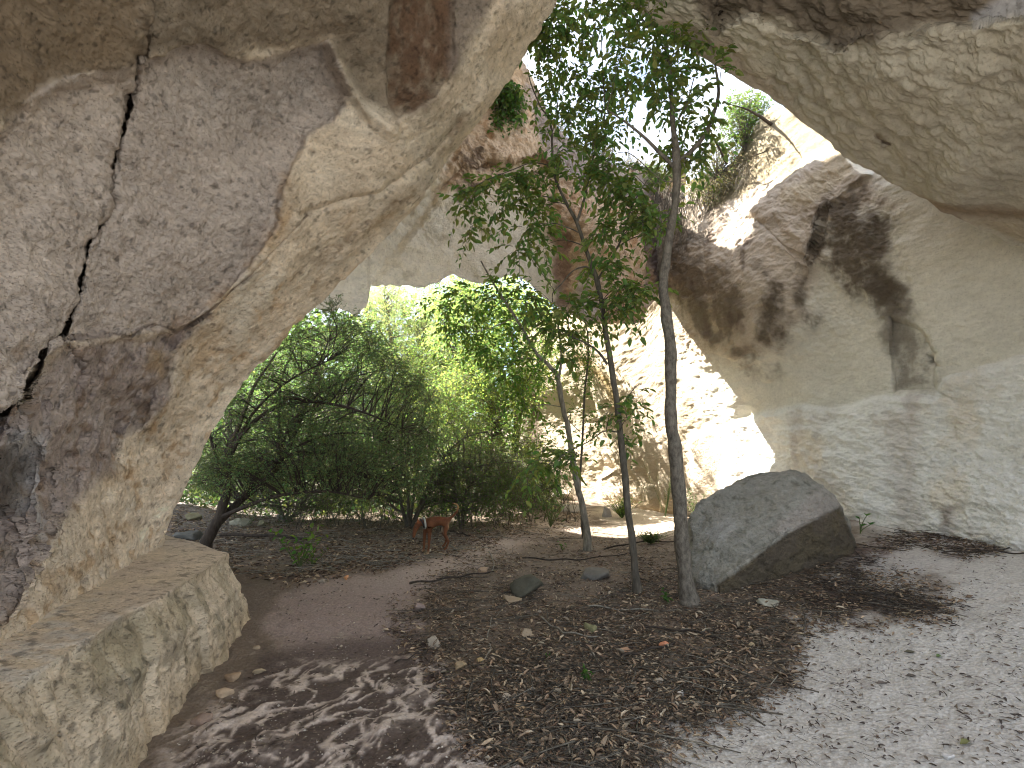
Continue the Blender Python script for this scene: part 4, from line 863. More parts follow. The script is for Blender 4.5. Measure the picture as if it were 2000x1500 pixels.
# ---- vegetation on the rim and cliff
def tuft(name, label, cat, pxy, Y, n, rad, lcol, ln, wd, seed, poly, bare=.0, barkm=None, per=.6, droop=.4, group=None, twl=.25, nleaf=8):
    r = np.random.default_rng(seed); base = unproj(pxy[0], pyb := pxy[1], Y); e = empty(name, base, label, cat, group)
    C = fill(poly, n, Y-.35, Y+.35, rad, seed); cc = np.array([unproj(c[0], c[1], c[3]) for c in C]); rr = np.array([c[2]/1000*c[3] for c in C])
    root = np.array([[*base, .02], [*(base+[0, 0, .05]), .018]])
    tb, (LV, LF, LC) = sprays(cc, rr, [max(1, int(c[2]*per)) for c in C], twl, nleaf, ln, wd, lcol, droop, r=r, hexa=False, twr=.004)
    tb += connect(cc, [root], r, .012, .25)
    V, F = tube(tb, 4); mesh_np("stems", V-base, F, barkm or bark_grey, parent=e)
    if bare < 1:
        k = len(LF)*1; mesh_np("leaves", LV-base, LF, leaf_small, LC, parent=e)
    return e
tuft("ivy", "hanging green ivy on the cliff beside the vault rim", "climber", (990,160), 11.8, 60, 15, (.07,.13,.03), .12, .07, 51, [(985,165),(1008,170),(1012,215),(990,270),(965,285),(958,235),(970,200)], per=.6, droop=.8, twl=.3)
for i, (x, y, Yd, poly) in enumerate([(1100,300,13.2,[(1065,245),(1120,255),(1150,300),(1130,330),(1080,300)]), (1180,335,12.7,[(1140,290),(1200,285),(1230,330),(1180,345),(1145,330)]), (1240,350,13.2,[(1220,320),(1270,325),(1300,345),(1240,360)])]):
    tuft("dry_shrub", ["grey leafless shrub on the steep rim under the crown of the slender tree", "dense grey bare shrub at the low point of the skylight rim", "short grey scrub on the rim just left of the stout trunk"][i], "shrub", (x, y+10), Yd, 55, 16, (.16,.14,.13), .05, .015, 53+i, poly, per=.8, droop=.1, group="dry shrubs on the skylight rim", twl=.35, nleaf=5)
tuft("rim_shrub", "green shrub overhanging the rim below the right overhang", "shrub", (1455,300), 10.8, 60, 16, (.10,.15,.05), .07, .03, 61, [(1405,240),(1440,185),(1480,190),(1500,230),(1450,290),(1410,290)], per=.6, droop=.3)
tuft("rim_shrub", "olive dry tangle of twigs on the rim right of the stout trunk", "shrub", (1400,350), 11.0, 90, 16, (.13,.13,.06), .05, .02, 63, [(1340,330),(1400,280),(1470,290),(1500,330),(1450,380),(1380,390),(1345,370)], per=.8, droop=.6)
tuft("rim_shrub", "small dull green scrub on the rim left of the stout trunk", "shrub", (1290,350), 12.6, 40, 12, (.07,.10,.05), .06, .025, 64, [(1255,325),(1300,330),(1320,350),(1280,365)], per=.7, droop=.3)
# gnarled bare branch over the rim
gb = limb([(1540,255,.05,10.4),(1510,245,.045,10.2),(1480,225,.035,10.0),(1455,212,.02,9.9),(1430,205,.01,9.8)], 10.2); gb2 = limb([(1420,320,.035,10.6),(1405,290,.03,10.4),(1390,262,.02,10.3),(1385,240,.01,10.3)], 10.3); gb3 = limb([(1510,245,.02,10.2),(1500,290,.018,10.2),(1470,305,.012,10.2)], 10.2)
for g_, lb in ((gb, "dark crooked bare branch sticking out over the rim, the upper one"), (gb2, "dark crooked bare branch rising from the olive tangle on the rim")):
    V, F = tube([(g_[:, :3], g_[:, 3])]+([(gb3[:, :3], gb3[:, 3])] if g_ is gb else []), 8); o = mesh_np("dead_branch", V, F, bark_dark, loc=g_[0, :3]); tag(o, lb, "branch", "dead branches on the rim")
# hanging roots under the rim
def vines(x0, x1, y0, y1, Yf, n, seed, label):
    r = np.random.default_rng(seed); tb = []
    for _ in range(n):
        x = r.uniform(x0, x1); ya = r.uniform(y0-15, y0+15); Ln = r.uniform(.3, 1)*(y1-y0); Yd = Yf-r.uniform(.02, .25); k = 9
        t = np.linspace(0, 1, k); P = unproj(x+r.normal()*8*t+5*np.sin(t*r.uniform(3, 9)+r.uniform(0, 6)), ya+Ln*t, Yd+0*t); tb.append((P, np.linspace(.006, .002, k)))
    V, F = tube(tb, 4); tag(mesh_np("hanging_roots", V, F, bark_grey), label, None, None, "stuff")
vines(1270, 1440, 375, 500, 11.2, 240, 65, "grey tangle of hanging roots under the rim")
vines(1440, 1560, 330, 390, 10.2, 60, 66, "dry roots trailing from the broken rim")
# ================================================================== BOULDER, STONES, STICKS
def hull_rock(name, pts, mat, color, label, cat, seed, cuts=4, amp=.03, freq=6, group=None, smooth=.3):
    bm = bmesh.new(); vs = [bm.verts.new(p) for p in pts]
    r = bmesh.ops.convex_hull(bm, input=vs)
    bmesh.ops.delete(bm, geom=list({g for g in r['geom_interior']+r['geom_unused'] if isinstance(g, bmesh.types.BMVert)}), context='VERTS')
    bmesh.ops.triangulate(bm, faces=bm.faces[:])
    for k in range(cuts):
        bmesh.ops.subdivide_edges(bm, edges=bm.edges[:], cuts=1, use_grid_fill=True)
        if k >= 1: bmesh.ops.smooth_vert(bm, verts=bm.verts[:], factor=smooth, use_axis_x=True, use_axis_y=True, use_axis_z=True)
    bmesh.ops.triangulate(bm, faces=bm.faces[:]); bmesh.ops.recalc_face_normals(bm, faces=bm.faces[:]); bm.normal_update()
    V = np.array([v.co[:] for v in bm.verts]); N_ = np.array([v.normal[:] for v in bm.verts]); F = np.array([[v.index for v in f.verts] for f in bm.faces]); bm.free()
    V2 = V+N_*(fbm(V, freq, 5, seed, .6)*amp*2+(.5-worley(V, freq*.6, seed))*amp)[:, None]
    C = color(V2, N_) if callable(color) else np.tile(np.array(color), (len(V), 1))*(1+.25*fbm(V, freq, 4, seed+3))[:, None]
    loc = (float(V2[:, 0].mean()), float(V2[:, 1].mean()), float(V2[:, 2].min()))
    return tag(mesh_np(name, V2, F, mat, C, loc=loc), label, cat, group)
mat_boulder = rock_mat("rock_boulder", 1.3, 1.0, (1, 1, 1.6), (R(20), 0, 0), .8, .4, dist=.05, speck=.4)
BD = [(1348,1090,6.2),(1362,1138,5.85),(1405,1143,5.6),(1352,1030,6.5),(1352,1005,6.7),(1390,972,6.85),(1440,950,7.0),(1490,926,7.05),(1535,912,7.0),(1580,922,6.95),(1612,960,6.85),(1640,985,6.7),(1660,1020,6.6),(1678,1070,6.5),(1673,1092,6.45),(1606,1006,5.95),(1625,1003,6.0),(1540,1040,5.72),(1470,1090,5.62),(1500,1152,5.95),(1600,1118,6.2),(1640,1100,6.35)]
bp_ = [tuple(unproj(*b)) for b in BD]
bp_ += [(p[0]+.1, p[1]+.9, -.1) for p in bp_[:3]]+[(3.9, 7.3, 0.0), (3.6, 7.5, 1.0), (3.3, 7.5, 1.2), (2.5, 7.3, .6)]
bp_ += [(p[0], p[1], p[2]-.12) for p in (bp_[1], bp_[2], bp_[19], bp_[20], bp_[21], bp_[14])]
def bcol(V, N_):
    C = np.zeros(V.shape); C[:] = (.33, .32, .275); n = fbm(V, 4, 5, 91, .65); n2 = fbm(V, 12, 4, 92, .65)
    paint(C, sstep(-.1, .35, n), (.34, .32, .27), .7); paint(C, sstep(.05, .4, n2), (.42, .40, .36), .5); paint(C, sstep(.1, .5, -n2), (.12, .12, .09), .6)
    px, py = proj(V)
    paint(C, pmask(px, py, [(1500,1040),(1600,960),(1650,980),(1610,1010),(1530,1045)], 10, V, 14), (.42, .37, .33), .6)
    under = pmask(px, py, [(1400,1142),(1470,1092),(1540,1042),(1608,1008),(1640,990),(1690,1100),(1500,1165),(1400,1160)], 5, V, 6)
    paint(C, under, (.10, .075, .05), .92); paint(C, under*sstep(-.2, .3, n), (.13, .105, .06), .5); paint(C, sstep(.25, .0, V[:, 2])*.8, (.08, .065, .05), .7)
    paint(C, pmask(px, py, [(1380,1040),(1420,1010),(1440,1030),(1400,1070)], 8, V, 10), (.5, .49, .47), .5)
    return C
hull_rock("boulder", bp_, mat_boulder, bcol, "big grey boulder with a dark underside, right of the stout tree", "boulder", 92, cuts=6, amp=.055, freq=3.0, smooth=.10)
mat_stone = rock_mat("rock_stone", 2.0, .6, (1, 1, 1), (0, 0, 0), .4, .3, dist=.01)
def stone(px, py, wpx, hpx, rgb, label, seed, flat=.7, group="loose stones on the ground", sink=.25, cuts=3):
    r = np.random.default_rng(seed); c = gpt(px, py+hpx*.4); Y = c.y; a = wpx/2000*Y*1.02; h = hpx/1000*Y*.9
    n = 13; d = unit(r.normal(size=(n, 3))); P = d*np.array([a, a*r.uniform(.6, .9), h*.62])*r.uniform(.85, 1.12, (n, 1)); rot = r.uniform(0, .5); P = P@np.array([[math.cos(rot), math.sin(rot), 0], [-math.sin(rot), math.cos(rot), 0], [0, 0, 1]])
    P = P+np.array([c.x, c.y+a*.3, c.z+h*(.5-sink)]); hull_rock("stone", [tuple(p) for p in P], mat_stone, rgb, label, "stone", seed, cuts=cuts, amp=a*.07, freq=1.4/max(a, .05), group=group, smooth=.2)
TAN = (.36, .28, .19); GREY = (.26, .25, .22); MOSS = (.20, .19, .12); PALE = (.38, .33, .26)
for a in [(1030,1145,80,50,(.10,.095,.07),"dark pyramid-shaped rock in the litter left of the slender tree",101,.6),
          (1160,1122,100,22,(.16,.15,.13),"flat grey rock slab half buried beside the slender tree",102),
          (995,1172,48,16,TAN,"thin tan stones tucked under the pyramid-shaped rock",103), (815,1188,32,22,(.30,.23,.20),"rounded brown-pink stone at the edge of the bare path",104),
          (850,1255,40,28,PALE,"pale knobbly stone near the top of the muddy veins",105), (1026,1238,28,22,TAN,"tan angular stone in the middle of the litter",106),
          (1152,1225,40,30,(.24,.23,.12),"mossy stone below the slender tree",107), (943,1113,20,14,(.42,.30,.20),"orange-tan stone at the far edge of the litter",108),
          (852,1283,12,11,TAN,"small tan stone just under the pale knobbly one",109), (938,1290,16,11,(.50,.36,.18),"ochre stone right of the small tan one",110),
          (902,1300,30,18,(.40,.30,.18),"brown flat stone beside the ochre one",111), (1155,1280,18,13,PALE,"pale round stone right of the litter centre",112),
          (1222,1270,26,13,(.45,.28,.18),"reddish flat stone beneath the tile shard",113), (1288,1330,26,13,PALE,"pale stone at the edge of the gravel",114),
          (992,1362,24,14,(.52,.43,.32),"cream stone low in the litter",115), (1016,1380,22,15,(.40,.28,.16),"rust-brown stone just right of the cream one",116),
          (952,1480,14,11,PALE,"small pale stone at the bottom edge of the veins",117), (1508,1178,56,18,(.36,.35,.28),"flat whitish-green stone between the stout tree and the boulder",118),
          (1858,1478,28,12,(.6,.58,.56),"white stone in the lower right corner",119), (1468,1262,22,15,(.35,.27,.16),"brown nut-like stone on the gravel edge",120),
          (676,1128,12,11,(.55,.28,.14),"orange stone on the left edge of the path",121), (628,1135,16,10,PALE,"pale stone left of the orange one",122),
          (503,1312,26,13,(.45,.36,.24),"tan stone lying away from the foot of the ledge",123), (452,1322,32,20,(.36,.26,.17),"brown stone against the foot of the ledge",124),
          (436,1352,34,22,(.50,.38,.26),"light tan stone against the foot of the ledge",125), (390,1405,40,22,(.30,.22,.17),"dark brown stone low by the foot of the ledge",126), (500,1265,18,10,TAN,"small tan stone beside the broken end of the ledge",127),
          (466,1018,38,24,(.32,.31,.24),"angular pale rock under the dark bush",128), (372,1008,34,18,MOSS,"mossy rock next to the pillar under the bush",129), (510,1022,22,16,MOSS,"mossy stone right of the angular rock",130), (545,1010,30,16,(.2,.19,.17),"dark stone under the dark bush",131),
          (365,1045,60,26,(.13,.13,.12),"dark flat rock behind the ledge",132), (1100,965,52,28,(.5,.45,.37),"pale rounded rock at the far wall foot",133), (1120,990,60,24,(.40,.37,.32),"grey flat rock in front of the rounded one",134),
          (1185,1000,26,26,(.33,.31,.29),"grey stone at the end of the pale leaning tree",135), (838,1075,9,9,(.55,.50,.38),"small cream stone behind the front paw of the dog",136),
          (1325,1290+25,18,10,(.6,.58,.54),"white pebble on the right side of the litter",137), (1362,1330,20,14,PALE,"pale shard near the edge of the gravel",138), (1330,1355,16,12,(.55,.52,.47),"white shard at the gravel edge",139)]:
    stone(*a)
stone(1300,1260,22,16,(.58,.25,.14),"broken terracotta tile shard in the litter",140,group="loose stones on the ground")
# ================================================================== SCATTER
rs = np.random.default_rng(77)
def gpts(px, py):
    """vectorised ground hit for photo pixels"""
    px = np.asarray(px, float); py = np.asarray(py, float); z = np.zeros(px.shape)
    cy = (750-py)/1000; s = (SP+cy*CP)/(CP-cy*SP)
    for _ in range(8):
        Y = (z-CAMZ)/s; x = px/1000-1; x = x/(CP-cy*SP)*Y; z = .5*z+.5*ground_h(x, Y)
    return np.stack([x, Y, z], -1)
def surf_z(P):
    # displaced ground height, from the ground grid
    from_u = P[:, 0]/np.maximum(np.abs(P[:, 1]), 1.3)
    iy = np.interp(P[:, 1], ys, np.arange(len(ys))); iu = np.interp(from_u, us, np.arange(len(us)))
    i0 = np.clip(iy.astype(int), 0, len(ys)-2); j0 = np.clip(iu.astype(int), 0, len(us)-2); a = iy-i0; b = iu-j0; Z = Pg[..., 2]
    return Z[i0, j0]*(1-a)*(1-b)+Z[i0+1, j0]*a*(1-b)+Z[i0, j0+1]*(1-a)*b+Z[i0+1, j0+1]*a*b
def sample(polyw, n, bounds):
    out = []
    while sum(map(len, out)) < n:
        x = rs.uniform(bounds[0], bounds[2], 4000); y = rs.uniform(bounds[1], bounds[3], 4000); w_ = np.zeros(4000)
        for poly, wt, soft in polyw: w_ = np.maximum(w_, wt*(1-sstep(-soft, soft, sdf(x, y, poly))))
        w_ *= .35+1.3*sstep(-.3, .35, fbm(np.stack([x*.02, y*.03, x*0], -1), 1, 3, 7))
        k = rs.random(4000) < w_; out.append(np.stack([x[k], y[k]], -1))
    return np.concatenate(out)[:n]
def litter(name, label, n, polyw, bounds, ln, wd, cols, curl=.3, lift=.004, up=.3):
    q = sample(polyw, n, bounds); P = gpts(q[:, 0], q[:, 1]); P[:, 2] = surf_z(P)+lift+rs.uniform(0, .012, n)
    a = rs.uniform(0, 2*math.pi, n); ax = unit(np.stack([np.cos(a), np.sin(a), rs.normal(size=n)*up], -1)); nr = unit(np.array([0, 0, 1.])+rs.normal(size=(n, 3))*.45)
    c = np.array(cols)[rs.integers(0, len(cols), n)]*rs.uniform(.6, 1.35, (n, 1)); sz = rs.uniform(.5, 1.3, n)
    V, F, C = leaves(P, ax, nr, ln*sz, wd*sz*rs.uniform(.6, 1.2, n), c, fold=curl)
    tag(mesh_np(name, V, F, leaf_dry, C), label, None, None, "stuff")
leaf_dry = flat_mat("dry_leaf", .3, .8)
BROWNS = [(.20,.13,.085),(.29,.205,.135),(.13,.09,.065),(.38,.285,.19),(.09,.065,.05),(.23,.17,.115),(.46,.37,.25)]
UNDER = [(330,1100),(340,980),(560,960),(1100,960),(1150,1010),(1000,1050),(800,1100),(560,1140),(480,1110)]
litter("leaf_litter", "brown fallen leaves covering the soil under the trees", 32000, [(LITTER, 1, 60), (DEBRIS, 1, 18), (DEBRIS2, 1, 24)], (760,1020,1980,1500), .048, .014, BROWNS)
litter("leaf_litter", "larger pale curled dry leaves lying on top of the litter", 2600, [(LITTER, 1, 50), (UNDER, .5, 30)], (560,1000,1900,1500), .060, .020, BROWNS[1::2]+[(.38,.31,.22)], curl=.5, lift=.012, up=.5)
litter("leaf_litter", "dark fallen leaves under the thicket at the back", 14000, [(UNDER, 1, 20)], (330,960,1160,1150), .07, .025, BROWNS)
litter("scattered_leaves", "small dry leaves strewn over the pale floor and mud", 1500, [(WHITE, 1, 30), (PATH, .7, 20), (VEINS, .6, 30)], (300,1020,2000,1500), .035, .012, [(.13,.10,.08),(.2,.16,.12),(.09,.07,.06)])
def pebbles(name, label, n, polyw, bounds, sz, cols):
    q = sample(polyw, n, bounds); P = gpts(q[:, 0], q[:, 1]); P[:, 2] = surf_z(P)
    base = np.array([[1,0,0],[0,1,0],[-1,0,0],[0,-1,0],[0,0,.8],[0,0,-.5]], float); tri = np.array([[0,1,4],[1,2,4],[2,3,4],[3,0,4],[1,0,5],[2,1,5],[3,2,5],[0,3,5]])
    s = sz*rs.lognormal(0, .45, n); a = rs.uniform(0, 6.28, n); ca, sa = np.cos(a), np.sin(a)
    B = base[None]*rs.uniform(.5, 1.2, (n, 6, 1)); x = B[..., 0]*ca[:, None]-B[..., 1]*sa[:, None]*.7; y = B[..., 0]*sa[:, None]+B[..., 1]*ca[:, None]*.7
    V = P[:, None]+np.stack([x, y, B[..., 2]*.7], -1)*s[:, None, None]; F = (np.arange(n)[:, None, None]*6+tri[None]).reshape(-1, 3)
    c = np.repeat(np.array(cols)[rs.integers(0, len(cols), n)]*rs.uniform(.7, 1.2, (n, 1)), 6, 0)
    tag(mesh_np(name, V.reshape(-1, 3), F, leaf_dry, c, smooth=False), label, None, None, "stuff")
pebbles("pebbles", "pale pebbles and limestone chips scattered in the soil", 7000, [(LITTER, .8, 30), (PATH, .8, 20), (VEINS, .4, 30), (UNDER, .5, 20)], (300,960,1900,1500), .006, [(.42,.36,.27),(.5,.46,.4),(.3,.24,.18)])
pebbles("chips", "small angular limestone chips on the dark litter", 500, [(LITTER, 1, 20)], (780,1060,1600,1500), .016, [(.45,.37,.26),(.4,.35,.28),(.38,.28,.18)])
def twig_stuff(name, label, n, polyw, bounds, lmin, lmax, r0, mat):
    q = sample(polyw, n, bounds); P = gpts(q[:, 0], q[:, 1]); P[:, 2] = surf_z(P)+.008; tb = []
    for p in P:
        a = rs.uniform(0, 6.28); L_ = rs.uniform(lmin, lmax); t = np.linspace(-.5, .5, 5); b = rs.normal()*.25
        d = np.array([math.cos(a), math.sin(a), rs.normal()*.06]); s = np.array([-d[1], d[0], 0]); Q_ = p+d*(L_*t)[:, None]+s*(b*L_*t*t)[:, None]+np.array([0, 0, .012])
        tb.append((Q_, np.linspace(r0, r0*.5, 5)*rs.uniform(.6, 1.3)))
    V, F = tube(tb, 4); tag(mesh_np(name, V, F, mat), label, None, None, "stuff")
twig_stuff("twig_litter", "thin broken twigs lying in the leaf litter", 3000, [(LITTER, 1, 30), (DEBRIS2, 1, 14)], (760,1040,1900,1500), .06, .35, .0026, bark_grey)
twig_stuff("twig_litter", "reddish twig debris swept against the right wall", 420, [(DEBRIS, 1, 14), (DEBRIS2, .7, 14)], (1560,1030,2000,1220), .15, .6, .0028, bark_dark)
twig_stuff("twig_litter", "pale dead stems lying under the thicket", 700, [(UNDER, 1, 14)], (340,960,1160,1130), .25, .9, .006, bark_pale)
twig_stuff("twig_litter", "tiny dark twigs strewn on the pale floor", 420, [(WHITE, 1, 30)], (1280,1100,2000,1500), .02, .09, .0014, bark_dark)
twig_stuff("twig_litter", "longer dead sticks lying across the leaf litter", 130, [(LITTER, 1, 20), (DEBRIS2, 1, 14)], (780,1040,1800,1500), .35, .9, .0055, bark_grey)
twig_stuff("twig_litter", "pale longer stalks lying across the leaf litter", 70, [(LITTER, 1, 20)], (780,1040,1800,1500), .2, .6, .004, bark_pale)
# standing dead stems at the back
tb = []
for _ in range(420):
    x = rs.uniform(560, 1130); y = rs.uniform(975, 1035); 
    if x > 1000 and y > 1020: continue
    p = gpt(x, y); h = rs.uniform(.3, 1.3); t = np.linspace(0, 1, 6); d = rs.normal(size=2)*.35
    tb.append((np.stack([p.x+d[0]*h*t+.05*np.sin(5*t+x), p.y+d[1]*h*t, p.z+h*t-.25*h*abs(d[0])*t*t], -1), np.linspace(.007, .002, 6)*rs.uniform(.6, 1.8)))
V, F = tube(tb, 5); tag(mesh_np("dead_stems", V, F, bark_grey), "upright dead stems and brush in front of the thicket", None, None, "stuff")
# countable sticks
def stick(pts, r0, mat, label, lift=.02):
    P = np.array([gpts(np.array([a]), np.array([b]))[0] for a, b in pts]); P[:, 2] = surf_z(P)+lift+r0
    S_ = spline([(*p, r0*(1-.5*i/len(P))) for i, p in enumerate(P)]); S_[:, 2] += .01*np.sin(np.arange(len(S_))*.8)
    V, F = tube([(S_[:, :3], S_[:, 3])], 7); tag(mesh_np("stick", V, F, mat, loc=tuple(P[0])), label, "stick", "sticks lying on the ground")
for a in [([(1020,1095),(1090,1098),(1150,1095),(1240,1082)], .012, bark_dark, "long dark stick in front of the pale leaning tree"),
          ([(1150,1190),(1230,1196),(1325,1195)], .008, bark_pale, "pale straight stick left of the stout trunk foot"),
          ([(1048,1205),(1085,1230),(1110,1243),(1170,1250)], .009, bark_pale, "pale bent stick below the mossy stone"),
          ([(1255,1230),(1340,1240),(1400,1250)], .010, bark_dark, "dark stick pointing at the gravel below the stout tree"),
          ([(1215,1290),(1260,1280),(1318,1264)], .012, bark_dark, "dark thick stick under the terracotta shard"),
          ([(1018,1145),(995,1170),(968,1210)], .005, bark_pale, "thin pale stalk leaning on the pyramid-shaped rock"),
          ([(960,1212),(955,1235),(950,1250)], .006, bark_pale, "short pale stalk in the litter"), ([(955,1260),(958,1275),(940,1298)], .006, bark_pale, "curled pale stalk above the ochre stone"),
          ([(955,1082),(965,1105),(958,1125)], .010, bark_pale, "short forked pale stick at the end of the path"), ([(800,1145),(860,1138),(910,1130),(965,1122)], .013, bark_dark, "dark long stick along the path edge"),
          ([(850,1385),(890,1383),(925,1388)], .010, bark_dark, "black wet stick across the muddy veins"), ([(770,1298),(805,1290),(835,1278)], .006, bark_dark, "thin dark twig at the top of the muddy veins"),
          ([(1180,1076),(1250,1062),(1325,1062)], .014, bark_dark, "dark branch behind the slender tree"), ([(1100,1030),(1150,1042),(1230,1048)], .012, bark_pale, "long pale stick behind the trees"),
          ([(1330,1236),(1375,1238),(1378,1230),(1370,1215)], .004, bark_pale, "looped thin pale stalk right of the stout trunk foot"), ([(860,1060),(880,1070),(892,1078)], .012, bark_pale, "pale forked stick behind the dog"),
          ([(880,1042),(900,1045),(918,1050)], .018, bark_dark, "short dark log piece right of the dog"), ([(1840,1085),(1920,1083),(2000,1087),(2060,1090)], .010, bark_dark, "long thin brown branch by the right wall"),
          ([(1930,1085),(1970,1076),(2020,1075)], .007, bark_dark, "thin forked brown twig by the right wall"), ([(1465,1272),(1480,1292),(1510,1305),(1540,1320),(1540,1335)], .004, bark_grey, "thin curved root on the gravel edge"),
          ([(430,1050),(520,1052),(600,1058)], .03, bark_dark, "thick fallen branch under the dark bush"), ([(600,965),(700,952),(760,948)], .02, bark_pale, "pale fallen branch behind the dark bush")]:
    stick(*a)
# leaves one can pick out on the pale floor
for x, y, s, c, lb in [(1875,1460,.10,(.16,.16,.06),"large olive curled leaf in the lower right corner"), (1765,1275,.09,(.10,.09,.06),"dark curved leaf on the pale floor"), (1830,1288,.08,(.10,.15,.05),"green narrow leaf on the pale floor"), (1768,1322,.08,(.09,.075,.06),"dark straight leaf on the pale floor"), (1645,1222,.07,(.4,.33,.25),"tan leaf below the boulder"), (1712,1340,.08,(.15,.12,.10),"grey-brown leaf in the middle of the pale floor"), (1835,1218,.07,(.22,.19,.15),"pale brown leaf near the debris"), (1600,1205,.08,(.2,.11,.06),"rust leaf below the boulder"), (1535,1275,.06,(.12,.09,.07),"small dark leaf at the gravel edge"), (1885,1170,.12,(.12,.08,.05),"dark brown leaf clump on the pale floor")]:
    p = gpts(np.array([x]), np.array([y])); p[:, 2] = surf_z(p)+.01; V, F, C = leaves(p, unit(np.array([[1, rs.uniform(-.6, .6), .05]])), np.array([[0, -.3, 1.]]), np.array([s]), np.array([s*.35]), np.array([c]), fold=.35)
    tag(mesh_np("fallen_leaf", V, F, leaf_dry, C, loc=tuple(p[0])), lb, "leaf", "single leaves on the pale floor")
# ---- small ground plants
def plant(name, label, px, py, hpx, n, rad, lcol, ln, wd, seed, spread=.6, nl=6, group=None, cat="plant"):
    b = gpt(px, py); Y = b.y; r = np.random.default_rng(seed); base = np.array(b[:]); H = hpx/1000*Y; e = empty(name, tuple(base), label, cat, group); tb = []; LP = []; LA = []
    for _ in range(n):
        d = r.normal(size=2)*spread; h = H*r.uniform(.6, 1); t = np.linspace(0, 1, 6); P = np.stack([d[0]*h*t*.8, d[1]*h*t*.8, h*t-.15*h*t*t], -1); tb.append((P, np.linspace(.005, .0015, 6)))
        tt = np.linspace(.3, 1, nl); p = np.stack([np.interp(tt, t, P[:, k]) for k in range(3)], -1); LP.append(p); LA.append(unit(r.normal(size=(nl, 3))+np.array([0, 0, .4])))
    LP = np.concatenate(LP); LA = np.concatenate(LA); m = len(LP)
    V, F = tube(tb, 4); mesh_np("stems", V, F, bark_green, parent=e)
    V, F, C = leaves(LP, LA, unit(np.array([0, 0, 1.])+r.normal(size=(m, 3))*.5), ln*r.uniform(.6, 1.2, m), wd*r.uniform(.6, 1.2, m), leafcol(m, lcol, .3, r)); mesh_np("leaves", V, F, leaf_near, C, parent=e)
bark_green = bark_mat("stem_green", (.06, .09, .03), (.12, .16, .06))
plant("weed", "bright green weed standing in front of the dark bush", 585, 1110, 95, 11, .3, (.13,.22,.05), .09, .05, 201, .45, 5)
plant("weed", "small green weed right beside the bright green one", 610, 1105, 40, 7, .3, (.12,.18,.05), .06, .03, 202, .6, 4)
plant("grass_clump", "light green grass clump at the foot of the rear wall", 1215, 1012, 46, 90, .3, (.16,.24,.06), .14, .012, 203, .5, 3, cat="grass")
plant("grass_clump", "low grey-green grass between the slender and the stout tree", 1270, 1062, 28, 80, .3, (.09,.12,.06), .10, .010, 204, .9, 3, cat="grass")
plant("seedling", "green seedling left of the stout trunk foot", 1304, 1180, 26, 6, .3, (.05,.13,.03), .05, .025, 205, .5, 5)
plant("seedling", "small green seedling low in the litter", 1135, 1325, 22, 4, .3, (.06,.15,.03), .035, .016, 206, .5, 4)
plant("seedling", "twin green seedling right of the one low in the litter", 1150, 1330, 18, 4, .3, (.06,.14,.03), .035, .016, 207, .5, 4)
plant("seedling", "green seedling at the far edge of the litter", 1098, 1075, 18, 5, .3, (.10,.17,.05), .05, .02, 208, .6, 4)
plant("seedling", "tiny green seedling above the ochre stone", 1068, 1288, 12, 3, .3, (.07,.15,.03), .025, .012, 209, .5, 3)
plant("shrub", "small dark-leaved shrub behind the boulder by the stout tree", 1362, 1020, 75, 16, .3, (.045,.07,.03), .055, .022, 211, .38, 8, cat="shrub")
plant("shrub", "wispy small-leaved shrub against the sunlit wall left of the boulder", 1395, 1010, 125, 14, .3, (.05,.08,.035), .035, .014, 212, .22, 12, cat="shrub")
plant("shrub", "airy small-leaved shrub between slender and stout trunks", 1300, 1010, 130, 12, .3, (.05,.08,.035), .035, .014, 213, .25, 10, cat="shrub")
plant("dry_weed", "brown dry weeds standing left of the pale leaning tree", 1075, 1030, 70, 26, .3, (.16,.12,.08), .03, .01, 214, .35, 3, cat="weed")
# arum beside the boulder
b = gpt(1680, 1042); e = empty("arum_plant", tuple(b), "small green lily-like plant growing beside the boulder", "plant"); tb = []; LP = []; LA = []
for dx, h in ((.06, .24), (-.02, .20), (.09, .12), (.0, .10)):
    t = np.linspace(0, 1, 7); P = np.stack([dx*t*t*1.3+.01*t, 0*t-.03*t, h*t], -1); tb.append((P, np.linspace(.006, .004, 7))); LP.append(P[-1]); LA.append(unit(np.array([.7*np.sign(dx+.01), -.2, .45])))
    LP.append(P[-1]); LA.append(unit(np.array([-.5, -.3, .5])))
V, F = tube(tb, 6); mesh_np("stems", V, F, bark_green, parent=e)
V, F, C = leaves(np.array(LP), np.array(LA), np.tile([[0, -.4, 1.]], (len(LP), 1)), np.full(len(LP), .075), np.full(len(LP), .04), leafcol(len(LP), (.07, .17, .04))); mesh_np("leaves", V, F, leaf_near, C, parent=e)

